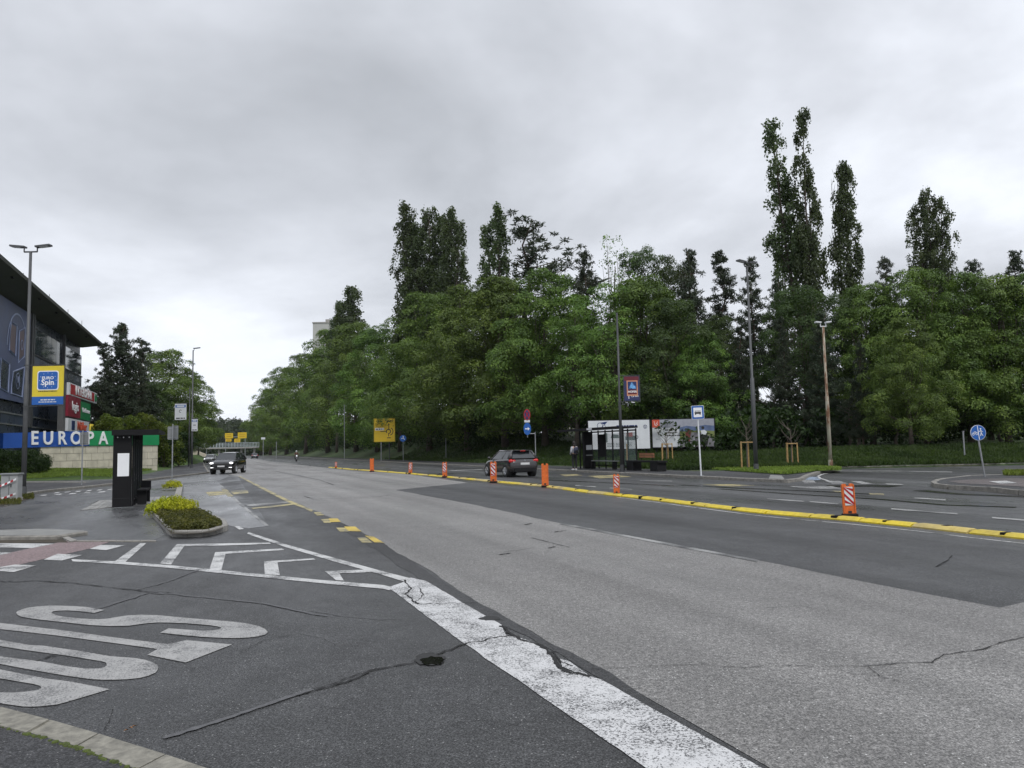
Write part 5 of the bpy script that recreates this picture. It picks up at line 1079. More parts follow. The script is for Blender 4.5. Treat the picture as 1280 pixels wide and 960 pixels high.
pr([(0, .02), (.43, .02), (.43, .7), (0, .7)], M_wht, -.018, 'white_panel'); pr([(.0, .72), (.12, .72), (.12, 1), (0, 1)], M_or, -.018, 'logo_square')
m_ = MB(); annulus(m_, X(.06), Z(.84), .1, .13, -.026, -.019, pi * .75, pi * 2.2, 12); m_.tube([(X(.03), -.022, Z(.95)), (X(.05), -.022, Z(.8)), (X(.09), -.022, Z(.93))], .016, 4); m_.build('logo_mark', M_whtb, o)
m_ = MB(); [scribble(m_, X(.2), X(.3 + .1 * k), Z(.62 - .1 * k), .085, -.02, rnd, .1) for k in range(3)]; scribble(m_, X(.05), X(.1), Z(.3), .03, -.02, rnd); m_.build('small_print', M_blk, o)
pr([(.44, .55), (.44, .7), (.55, .76), (.7, .72), (.85, .78), (1, .74), (1, .5), (.7, .58)], M_mnt); pr([(.44, .2), (.44, .55), (.7, .58), (1, .56), (1, .28), (.8, .5), (.62, .5)], M_fld, -.022); pr([(.44, .0), (.44, .22), (.6, .5), (.66, .52), (.8, .5), (1, .3), (1, 0)], M_rd, -.026); pr([(.652, .0), (.675, .0), (.672, .35), (.662, .35)], M_wht, -.03)
pr([(.54, .2), (.6, .2), (.61, .4), (.63, .56), (.57, .62), (.53, .5)], M('print_dark_red', (.16, .04, .03), .6), -.03); pr([(.56, .17), (.72, .17), (.72, .2), (.56, .2)], M_blk, -.03)
pr([(.76, .06), (.88, .06), (.9, .3), (.87, .5), (.84, .56), (.78, .55), (.75, .3)], M_blk, -.03); pr([(.79, .42), (.86, .42), (.88, .52), (.84, .6), (.78, .58)], M_wht, -.034)
m_ = MB(); disc(m_, (X(.815), Z(.68)), .12, -.036, -.03, 14); disc(m_, (X(.58), Z(.62)), .09, -.036, -.031, 12); m_.build('printed_art', M_blk, o)
# ---------------------------------------------------------------- right bus shelter
o = thing('bus_shelter', 'long black glazed bus shelter on the right pavement in front of the white billboard', 'bus shelter', kerbR(15.8, 2.0, .127), math.atan2(-u.y, -u.x)); LX = 2.85; HH = 2.42
m_ = MB(); m_.box((-1.1, -.15, HH + .07), (2 * LX + 2.5, 1.4, .10)); m_.build('roof', M_black, o); m_ = MB(); m_.box((-1.1, -.87, HH + .05), (2 * LX + 2.5, .03, .16)); m_.build('fascia', M_blackm, o); m_ = MB(); m_.box((-.4, -.89, HH + .06), (.7, .012, .1)); m_.build('stop_name_plate', M_whtb, o)
nb = 6
for k in range(nb + 1):
    x = -LX + 2 * LX * k / nb; m_ = MB(); m_.box((x, .5, HH / 2), (.07, .07, HH)); m_.build('post', M_black, o)
for x in (-LX, LX): m_ = MB(); m_.box((x, -.35, HH / 2), (.07, .07, HH)); m_.build('post', M_black, o)
for k in range(nb):
    x = -LX + 2 * LX * (k + .5) / nb; m_ = MB(); m_.box((x, .5, 1.22), (2 * LX / nb - .08, .012, 1.95)); m_.build('glass_pane', M_glass, o)
m_ = MB(); m_.box((0, .5, .2), (2 * LX, .05, .05)); m_.box((0, .5, HH - .1), (2 * LX, .05, .08)); m_.build('rail', M_black, o)
m_ = MB(); m_.bbox((-LX + .2, .1, 0), (.3, .62, 2.35), .03); tm = m_.build('info_panel', M_black, o); m_ = MB(); m_.box((-LX + .36, .12, 1.35), (.015, .4, .3)); m_.build('timetable', M_wht, tm); m_ = MB(); m_.box((-LX + .36, .12, .85), (.012, .45, .07)); m_.build('notice', M_sback, tm)
m_ = MB(); m_.box((-LX + 1.55, .42, 1.45), (.95, .06, 1.4)); m_.build('poster_case', M_blackm, o)
m_ = MB(); m_.box((-.4, .15, .5), (3.0, .36, .05)); m_.build('seat', M_sback, o); m_ = MB(); [m_.box((x, .15, .24), (.06, .3, .48)) for x in (-2, .8)]; m_.build('seat_leg', M_black, o)
m_ = MB(); m_.box((LX, .08, 1.22), (.012, .8, 1.95)); m_.build('glass_pane', M_glass, o)
# bench beyond the shelter
o = thing('bench', 'long black bench with a short brown wooden backrest right of the shelter', 'bench', kerbR(11.3, 2.1, .127), math.atan2(-u.y, -u.x)); m_ = MB(); m_.box((0, 0, .52), (3.6, .6, .09)); m_.build('seat', M_blackm, o); m_ = MB(); m_.box((-1.3, 0, .24), (.75, .55, .48)); m_.build('leg', M_blackm, o); m_ = MB(); m_.box((1.3, 0, .24), (.75, .55, .48)); m_.build('leg', M_blackm, o)
for z in (.78, .92): m_ = MB(); m_.box((-.3, .26, z), (1.6, .035, .12)); m_.build('backrest_slat', M_bwood, o)
m_ = MB(); [m_.box((x, .29, .75), (.04, .03, .45)) for x in (-.9, .3)]; m_.build('bracket', M_blackm, o)
p = on_bank(783.5, 56); o = thing('post', 'short pale wooden post between the shelter and the bench', 'post', p); m_ = MB(); m_.tube([(0, 0, 0), (.02, 0, 1.3)], .05, 7); m_.build('stake', M_wood, o); m_ = MB(); m_.tube([(.02, 0, 1.3), (.02, 0, 1.34)], [.05, .03], 7); m_.build('tip', M_wood, o)
# ---------------------------------------------------------------- tree stakes
def stakes(px, py, hw, ptop, label, D=None, sap=True):
    p = base(px, py, .15) if D is None else on_bank(px, D); D = p.y; w = hw / F * D; H = hgt(px, ptop, D, p.z); o = thing('tree_stake_frame', label, 'tree stakes', p, .1, 'tree stake frames')
    pts = [(-w, -w * .5), (w, -w * .5), (w * .55, w * .8), (-w * .5, w * .8)]
    for x, y in pts[:4]: m_ = MB(); m_.tube([(x, y, 0), (x * .97, y * .97, H)], .038, 7); m_.build('stake', M_wood, o)
    for a, b in zip(pts, pts[1:] + pts[:1]): m_ = MB(); m_.tube([(a[0], a[1], H - .06), (b[0], b[1], H - .06)], .032, 6); m_.build('crossbar', M_wood, o)
    if sap:
        rs_ = np.random.RandomState(int(px)); t = thing('sapling', 'thin bare young tree inside the ' + sap, 'tree', p, 0, 'young staked trees'); m_ = MB(); m_.tube([(0, 0, 0), (.02, 0, H), (0, 0, H * 1.5)], [.035, .03, .015], 6); m_.build('trunk', M_twig, t); m_ = MB()
        for k in range(14): z = H * rs_.uniform(.85, 1.5); a = rs_.random() * 6.28; l = rs_.uniform(.4, 1.1); m_.tube([(0, 0, z), (cos(a) * l * .5, sin(a) * l * .5, z + l * .45), (cos(a) * l * .8, sin(a) * l * .8, z + l)], [.014, .01, .004], 4)
        m_.build('branches', M_twig, t)
stakes(934.5, 587, 9.0, 551.5, 'pale wooden tree stake frame just left of the tall right street lamp', sap='stake frame left of the tall right street lamp'); stakes(990, 584.2, 6.6, 553.2, 'pale wooden tree stake frame between the tall street lamp and the rusty pole', sap='stake frame left of the rusty pole'); stakes(833, 584, 6.6, 554, 'pale wooden tree stake frame in front of the motorcycle billboard', 52, sap='stake frame in front of the motorcycle billboard')
# ---------------------------------------------------------------- left bus shelter
p = base(152, 633.6, .03); o = thing('bus_shelter', 'narrow black bus shelter seen end-on in front of the lettered wall', 'bus shelter', p, math.atan2(-u.y, -u.x)); D = p.y; H2 = hgt(152, 541, D, .03)
# local +x points towards the camera along the road, local +y to the right of it
m_ = MB(); m_.bbox((0, 0, 0), (.12, .52, H2), .02); e_ = m_.build('end_panel', M_black, o); m_ = MB(); m_.box((.067, .03, 1.28), (.012, .32, .70)); m_.build('white_notice', M_whtb, e_)
m_ = MB(); m_.box((.035, 0, .26), (.06, .525, .01)); m_.build('panel_joint', M_blk, e_)
m_ = MB(); m_.box((-1.45, .36, H2 + .04), (3.3, 1.3, .1)); rf = m_.build('roof', M_black, o); m_ = MB(); m_.box((.21, .36, H2 + .0), (.03, 1.3, .17)); m_.build('fascia', M_blackm, rf)
for k in range(5):
    x = -.1 - k * .7; m_ = MB(); m_.box((x, .29, H2 / 2), (.06, .06, H2)); m_.build('post', M_black, o)
    if k < 4: m_ = MB(); m_.box((x - .35, .29, 1.2), (.62, .012, 1.8)); m_.build('glass_pane', M_glass, o)
m_ = MB(); m_.box((-1.5, .29, .2), (2.8, .05, .05)); m_.build('rail', M_black, o); m_ = MB(); m_.box((-1.7, .48, .45), (1.7, .3, .05)); m_.build('seat', M_blackm, o); m_ = MB(); [m_.box((x, .48, .22), (.06, .26, .44)) for x in (-1.0, -2.4)]; m_.build('seat_leg', M_blackm, o)
m_ = MB(); m_.box((-2.5, .48, .55), (.04, .3, .3)); m_.build('armrest_panel', M_blackm, o)
m_ = MB(); [m_.sphere((.075, -.14 + k * .16, H2 - .14), .022, 6, 4) for k in range(3)]; m_.build('screw_caps', M_whtb, o)
# ---------------------------------------------------------------- cabinet and barrier tape
p = base(14, 625, .02); D = p.y; o = thing('utility_cabinet', 'grey metal utility cabinet at the foot of the left street lamp', 'utility cabinet', p, .12); H = hgt(14, 592, D, .02); w = 19.5 / F * D
m_ = MB(); m_.bbox((0, 0, .08), (w, .38, H - .12), .015); m_.build('body', M('cabinet_grey', (.3, .31, .31), .6, vary=.12), o); m_ = MB(); m_.bbox((0, 0, H - .04), (w + .08, .46, .06), .02); m_.build('lid', M_sback, o); m_ = MB(); m_.box((0, -.195, H * .5), (.012, .01, H * .8)); m_.box((w * .12, -.2, H * .55), (.03, .02, .12)); m_.build('door_seam', M_poled, o); m_ = MB(); m_.box((0, 0, .04), (w * 1.05, .42, .12)); m_.build('plinth', M_conc, o)
def tape(pa, pb, label, seed):
    m_ = MB(); rnd = random.Random(seed); n = 22; vs = []
    for k in range(n + 1):
        t = k / n; q = pa.lerp(pb, t); q.z -= .18 * 4 * t * (1 - t); a = .3 * sin(t * 9 + seed); vs.append((q, a))
    for k in range(n):
        (q, a), (r, b) = vs[k], vs[k + 1]; m_.cur = k % 2; h = .035; m_.add([q + Vector((0, -a * .03, -h)), r + Vector((0, -b * .03, -h)), r + Vector((0, b * .03, h)), q + Vector((0, a * .03, h))], [(0, 1, 2, 3)])
    tag(m_.build('barrier_tape', [M_red, M_whtb]), label, 'barrier tape', 'barrier tapes')
q = Vector((p.x + w / 2 + .02, p.y - .24, 0)); tape(at(-60, 616, D - .4), Vector((q.x, q.y, H * .82)), 'upper red and white tape tied round the grey cabinet', 1); tape(at(-60, 628, D - .4), Vector((q.x, q.y, H * .28)), 'lower red and white tape tied round the grey cabinet', 2)
# ---------------------------------------------------------------- lettered wall
WA, WB = at(2, 556, 63), at(197, 556, 76); wd = Vector((WB.x - WA.x, WB.y - WA.y, 0)).normalized(); o = thing('lettered_wall', 'long low pale stone wall with a blue and green band reading EUROPA', 'wall', (WA.x, WA.y, 0), math.atan2(wd.y, wd.x))
def X(px):
    r_ = ray(px, 556); k = r_.x / r_.y; return (k * WA.y - WA.x) / (wd.x - k * wd.y)
zt, zb = 3.86, 2.52
m_ = MB(); m_.box(((X(58) + X(196)) / 2, .35, zb / 2 - .2), (X(196) - X(58), .5, zb + .4)); m_.build('wall_core', M_conc, o); M_stn = M('travertine', (.52, .485, .39), .7, vary=.2, scale=1.2); nx = 10
edges = [X(50) + (X(196.5) - X(50)) * k / nx for k in range(nx + 1)]; rows = 4; zz = [-.1 + (zb + .08) * k / rows for k in range(rows + 1)]
for r_ in range(rows):
    for k in range(nx):
        off = 0 if r_ % 2 == 0 else (edges[1] - edges[0]) * .5; a = edges[k] + off * (k > 0); b = edges[k + 1] + off * (k + 1 < nx)
        m_ = MB(); m_.box(((a + b) / 2, .0 + random.uniform(-.004, .004), (zz[r_] + zz[r_ + 1]) / 2), (b - a - .03, .2, zz[r_ + 1] - zz[r_] - .03)); m_.build('stone_block', M_stn, o)
m_ = MB(); m_.prism([(X(2), zb - .15), (X(110), zb), (X(110), zt), (X(2), zt - .25)], -.2, .6); m_.build('blue_band', M('wall_blue', (.012, .075, .34), .5, vary=.15, scale=.4), o); m_ = MB(); m_.prism([(X(110) + .004, zb), (X(197), zb), (X(197), zt), (X(110) + .004, zt)], -.2, .6); m_.build('green_band', M('wall_green', (.012, .25, .085), .5, vary=.15, scale=.4), o)
for ch, px in zip('EUROPA', (44, 61, 78.5, 96, 113.5, 130)): text('letter', ch, 1.6, M_whtb, o, (X(px - 3.2), -.24, (zt + zb) / 2 - .03), bold=.035, depth=.04, sx=.82)
# ---------------------------------------------------------------- shopping centre
w_ = Vector((.33, -.944, 0)).normalized(); rzb = math.atan2(w_.y, w_.x); o = thing('shopping_centre', 'dark blue glass shopping centre with a thin curved overhanging roof at the left edge', 'building', (-56.3, 100, 0), rzb)
M_fac = M('facade_panel', (.06, .08, .12), .3, .2, vary=.18, scale=.3); M_facd = M('facade_dark', (.03, .04, .06), .3, .2); M_roof = M('roof_soffit', (.062, .064, .052), .7, vary=.12, scale=.4); M_gl = M('facade_glass', (.03, .045, .055), .03, .0, vary=.2, scale=.2, spec=1.0)
L_ = 62; m_ = MB(); m_.box((L_ / 2, -12.2, 7.9), (L_, 24, 15.8)); m_.build('wall', M_facd, o)
xs = [0, 11.2, 12.4, 18.6, 24.6, 26.2]; 
zr = [(0, 3.2), (3.2, 4.6), (4.6, 5.6), (5.6, 8.6), (8.6, 11.9)]
for (za, zb_) in zr:
    k = 0; x = 0.0
    while x < (26 if za < 6 else 26) - .1 or (za < 5.5 and x < 60):
        x2 = x + 4.35; m_ = MB(); m_.box(((x + x2) / 2, 0.0, (za + zb_) / 2), (x2 - x - .08, .12, zb_ - za - .1)); m_.build('facade_panel', M_fac if (k + int(za)) % 3 else M_facd, o); x = x2; k += 1
for z in (4.6, 5.6, 8.6, 11.9): m_ = MB(); m_.box((L_ / 2, .12, z), (L_, .1, .12)); m_.build('ledge', M_sback if z < 9 else M_poled, o)
x = 0.3
for (a, b) in ((.4, 3.8), (3.9, 7.2), (7.3, 10.4), (12.6, 14.8), (14.9, 17.1), (17.2, 19.4), (19.5, 21.8), (21.9, 24.4)):
    m_ = MB(); m_.box(((a + b) / 2, .05, 13.35), (b - a, .06, 2.6)); m_.build('window', M_gl, o)
for x in (11.5, 25.4, 26.1): m_ = MB(); m_.box((x, .2, 10.2), (.35, .3, 11.2)); m_.build('column', M_pole, o)
m_ = MB(); m_.box((36, .15, 11.2), (19, .1, 8.9)); ps = m_.build('giant_poster', M('poster_blue', (.07, .09, .17), .5, vary=.5, scale=.12), o)
M_pl = M('poster_light', (.28, .33, .48), .5, vary=.3, scale=.5); M_pb = M('poster_brown', (.12, .08, .09), .5, vary=.3, scale=.5)
def ringp(cx, cz, rx, rz_, th, y, n=30, a0=0, a1=2 * pi):
    m_ = MB()
    for k in range(n):
        a, b = a0 + (a1 - a0) * k / n, a0 + (a1 - a0) * (k + 1) / n; m_.prism([(cx + rx * cos(a), cz + rz_ * sin(a)), (cx + (rx + th) * cos(a), cz + (rz_ + th) * sin(a)), (cx + (rx + th) * cos(b), cz + (rz_ + th) * sin(b)), (cx + rx * cos(b), cz + rz_ * sin(b))], y, y + .02)
    return m_
ringp(31, 11.6, 3.2, 3.2, .16, .21, a0=0, a1=pi).build('poster_arc', M_pl, ps)
def fr(pts, th, mat):
    m_ = MB(); m_.tube([(x, .23, z) for x, z in pts + pts[:1]], th, 4); m_.build('poster_outline', mat, ps)
for pts in ([(28.6, 14.0), (30.6, 13.4), (30.6, 10.4), (28.6, 11.2)], [(31.4, 13.8), (33.4, 13.8), (33.6, 11.2), (31.6, 10.9)], [(28.4, 10.2), (32.2, 9.4), (32.6, 7.4), (29.0, 7.3)], [(33.4, 10), (36, 10.2), (36, 7.6), (33.6, 7.4)]):
    fr(pts, .07, M_pl)
    c = (sum(p[0] for p in pts) / 4, sum(p[1] for p in pts) / 4); m_ = MB(); m_.prism([(c[0] + (p[0] - c[0]) * .88, c[1] + (p[1] - c[1]) * .88) for p in pts], .205, .22); m_.build('poster_shape', M_pb if pts[0][1] > 13 else M_facd, ps)
ringp(30.6, 8.7, .6, .7, .07, .25, 16).build('poster_ring', M_pl, ps); ringp(29.6, 12.2, .35, .4, .1, .25, 12).build('poster_ring', M_pl, ps); m_ = MB(); m_.tube([(30.2, .27, 8.3), (30.4, .27, 9.1), (30.7, .27, 8.5), (31, .27, 9.1)], .05, 4); m_.build('poster_stroke', M_pl, ps)
m_ = MB(); ns_ = 14; vs = []
for k in range(ns_ + 1):
    s = -.4 + (L_ + .4) * k / ns_; ze = 16.15 + .017 * s + .0; vs += [(s, -24, 16.6), (s, 0, 15.82), (s, 2.35, ze), (s, 2.4, ze + .28), (s, -6, 17.6), (s, -24, 18)]
m_.add(vs, [(6 * k + j, 6 * k + (j + 1) % 6, 6 * k + 6 + (j + 1) % 6, 6 * k + 6 + j) for k in range(ns_) for j in range(6)] + [(5, 4, 3, 2, 1, 0), tuple(6 * ns_ + j for j in range(6))]); rf = m_.build('roof', M_roof, o)
for s in (6, 14, 23, 33, 44): m_ = MB(); m_.tube([(s, 1.0, 16.2), (s, 1.0, 18.4)], .025, 4); m_.build('lightning_rod', M_poled, rf)
for s in (8, 13, 18, 24, 31, 40): m_ = MB(); m_.box((s, 1.9, 16.02 + .012 * s), (.35, .2, .1)); m_.build('soffit_light', M_blackm, rf)
# store signs on their backing wall
rzs = math.atan2(.944, -.33); o = thing('store_sign_wall', 'stack of red, green and white store signs above the lettered wall', 'sign', (-46.5, 80, 0), rzs)
m_ = MB(); m_.box((6.5, .35, 4.6), (15, .5, 9.2)); m_.build('backing_wall', M('backing_grey', (.10, .10, .10), .7), o)
def board(a, b, z0, z1, mat, nm='sign_board'): m_ = MB(); m_.box(((a + b) / 2, -.05, (z0 + z1) / 2), (b - a, .26, z1 - z0)); return m_.build(nm, mat, o)
board(.3, 16.4, 8.05, 9.35, M_wht); board(.9, 14.4, 8.17, 9.23, M_red).location = (0, -.03, 0); text('letters', 'INTERSPAR', 1.28, M_whtb, o, (7.9, -.24, 8.7), bold=.03, depth=.02, sx=1.5)
m_ = MB(); annulus(m_, 15.4, 8.7, .35, .5, -.24, -.19, n=16, rx=1.2); m_.box((15.4, -.22, 8.6), (.3, .04, .7)); m_.build('tree_emblem', M_green, o)
board(0, 6.4, 5.8, 8.0, M_dred); text('letters', 'legis', 1.35, M_whtb, o, (3.4, -.22, 6.95), bold=.02, depth=.02, sx=1.5)
board(6.7, 12.3, 5.75, 7.75, M_green); text('letters', 'Deichmann', .72, M_whtb, o, (9.5, -.22, 6.8), bold=.015, depth=.02, sx=1.35)
board(.1, 11.6, 4.25, 5.6, M_wht); text('letters', 'Müller', 1.35, M_or, o, (7.4, -.22, 4.9), bold=.03, depth=.02, sx=1.55); m_ = MB(); m_.prism(rrect(2.6, 4.9, 1.5, 1.0, .1), -.22, -.18); m_.build('emblem', M_blued, o)
m_ = MB(); m_.tube([(12.3, -.1, 4.2), (12.7, -.1, 5.1), (13.0, -.1, 5.3), (13.4, -.1, 5.0), (13.6, -.1, 4.3), (13.8, -.1, 5.0), (14.2, -.1, 5.3), (14.5, -.1, 5.1), (14.9, -.1, 4.2)], .16, 6); m_.build('yellow_arches', M_yelb, o)
# cream retaining wall, far left
o = thing('retaining_wall', 'low cream wall at the foot of the far left trees', 'wall', (at(248, 570, 165).x, 165, 0)); m_ = MB(); m_.prism([(-2.6, 0), (2.2, 0), (1.4, 1.5), (-.4, 2.2), (-2.6, 2.3)], 0, .5); m_.build('wall_face', M('cream_render', (.45, .4, .32), .8), o); m_ = MB(); m_.box((-1.5, -.02, 2.33), (2.3, .6, .1)); m_.build('coping', M_conc, o)
# pale tower block and low building behind the trees
def block(px0, px1, pt, D, label, mat, floors, cols, dep=14, zb=0):
    xa, xb = at(px0, 500, D).x, at(px1, 500, D).x; H = at(px0, pt, D).z; o = thing('building', label, 'building', ((xa + xb) / 2, D, 0)); w = xb - xa; m_ = MB(); m_.box((0, dep / 2, H / 2), (w, dep, H)); m_.build('wall', mat, o); m_ = MB(); m_.box((0, dep / 2, H + .2), (w + .5, dep + .5, .5)); m_.build('roof', M_conc, o)
    for f in range(floors):
        for c in range(cols):
            m_ = MB(); m_.box((-w / 2 + w * (c + .5) / cols, -.02, H - 2.2 - f * 3.0), (w / cols * .5, .12, 1.5)); m_.build('window', M_gl, o)
    return o, w, H
o, w, H = block(391, 411, 404, 330, 'pale tall tower block top behind the tree row', M('tower_render', (.42, .42, .40), .8, vary=.06), 0, 3); m_ = MB(); m_.box((w * .3, 6, H + 1.2), (w * .25, 5, 2)); m_.build('lift_housing', M_conc, o)
block(690, 745, 512, 128, 'low pale flat-roofed building glimpsed through the trees, left of the billboards', M('pale_render', (.5, .47, .42), .8, vary=.1), 2, 8); block(860, 935, 478, 122, 'pale building glimpsed through the trees above the motorcycle billboard', M('pale_render2', (.46, .43, .38), .8), 3, 9); block(560, 650, 512, 150, 'pale building glimpsed through the trees behind the hatchback', M('pale_render3', (.4, .38, .35), .8), 2, 9)
# ---------------------------------------------------------------- far footbridge and yellow gantry signs
D = 262; p = at(282, 567, D); o = thing('footbridge', 'pale railed bridge crossing the far end of the road', 'bridge', (p.x, D, 0)); X = lambda px: at(px, 560, D).x - p.x; zd = at(282, 560, D).z
m_ = MB(); m_.box(((X(246) + X(322)) / 2, 0, zd), (X(322) - X(246), 3, .5)); m_.build('deck', M_conc, o)
for y in (-1.5, 1.5):
    m_ = MB(); [m_.box(((X(246) + X(322)) / 2, y, zd + .3 + k * .45), (X(322) - X(246), .06, .12)) for k in range(4)]; [m_.box((X(246) + (X(322) - X(246)) * k / 20, y, zd + .9), (.08, .08, 1.6)) for k in range(21)]; m_.build('railing', M('railing_pale', (.4, .45, .47), .6), o)
for px in (250, 274, 302, 318): m_ = MB(); m_.box((X(px), 0, zd / 2), (.5, .8, zd)); m_.build('pier', M_conc, o)
D = 235; p = at(294, 567, D); o = thing('sign_gantry', 'far gantry of yellow direction panels over the end of the road', 'direction sign', (p.x, D, 0)); X = lambda px: at(px, 550, D).x - p.x
m_ = MB(); zz = at(294, 546, D).z; m_.tube([(X(306.5), 0, 0), (X(306.5), 0, zz + .8)], .12, 6); m_.build('pole', M_galv, o); m_ = MB(); m_.tube([(X(282), 0, 0), (X(282), 0, zz + .8)], .12, 6); m_.build('pole', M_galv, o); m_ = MB(); m_.box(((X(282) + X(306.5)) / 2, 0, zz), (X(306.5) - X(282), .2, .2)); m_.build('beam', M_galv, o)
for (a, t, b, bt) in ((281.5, 541.5, 291.6, 548), (282.4, 548.4, 289.6, 552), (297.5, 540.6, 308.5, 548), (293.2, 548.4, 300.6, 553)): m_ = MB(); m_.box(((X(a) + X(b)) / 2, -.2, (at(a, t, D).z + at(a, bt, D).z) / 2), (X(b) - X(a), .12, at(a, t, D).z - at(a, bt, D).z)); s = m_.build('direction_panel', M_yel, o); m_ = MB(); [m_.box(((X(a) + X(b)) / 2, -.27, at(a, t + (bt - t) * f, D).z), ((X(b) - X(a)) * .6, .02, .12)) for f in (.3, .65)]; m_.build('lettering', M('sign_print_brown', (.3, .14, .02), .6), s)
for (px, D, pt, lab) in ((258, 190, 546, 'far thin lamp post by the left kerb near the bridge'), (329, 170, 548, 'far small post with a white plate at the right kerb')):
    p = at(px, 567, D); o = thing('post', lab, 'post', (p.x, D, 0), 0, 'far posts'); m_ = MB(); fpost(m_, at(px, pt, D).z, .08); m_.build('pole', M_galv, o); m_ = MB(); m_.box((0, -.1, at(px, pt, D).z), (.9, .05, .45)); m_.build('plate', M_wht, o)
# ================================================================ VEHICLES AND PEOPLE
def carpaint(name, col, rough=.25, metal=.4):
    m, N, L, b, o = newmat(name); f = tex(N, L, 2.5, 4, .6); lo = tuple(c * .88 for c in col); L(ramp(N, L, f, [(.3, lo), (.7, col)]), b.inputs['Base Color']); b.inputs['Roughness'].default_value = rough; b.inputs['Metallic'].default_value = metal; b.inputs['Coat Weight'].default_value = .7; b.inputs['Coat Roughness'].default_value = .06; return m
M_tyre = M('tyre_rubber', (.015, .015, .016), .8); M_rim = M('alloy_rim', (.42, .43, .45), .3, .7); M_tail = M('tail_lamp', (.4, .012, .014), .2, em=((1, .03, .02), .08)); M_head = M('head_lamp', (.7, .72, .75), .1, em=((1, 1, 1), 1.6)); M_plate = M('number_plate', (.6, .6, .6), .5)
def loft(stations, mat, name, parent, sub=2):
    m_ = MB(); vs = []; n = 14
    for (y, zl, zb, w, cr) in stations:
        zm = (zl + zb) / 2; half = [(w * .8, zl), (w * .96, zl + .07), (w, zl + (zb - zl) * .35), (w * 1.0, zl + (zb - zl) * .62), (w * .965, zb - .05), (w * .86, zb), (w * .45, zb + cr)]
        vs += [(x, y, z) for x, z in half] + [(-x, y, z) for x, z in reversed(half)]
    m_.add(vs, [(k * n + j, k * n + (j + 1) % n, k * n + n + (j + 1) % n, k * n + n + j) for k in range(len(stations) - 1) for j in range(n)] + [tuple(range(n - 1, -1, -1)), tuple((len(stations) - 1) * n + j for j in range(n))])
    o = m_.build(name, mat, parent, True); md_ = o.modifiers.new('s', 'SUBSURF'); md_.levels = sub; md_.render_levels = sub; return o
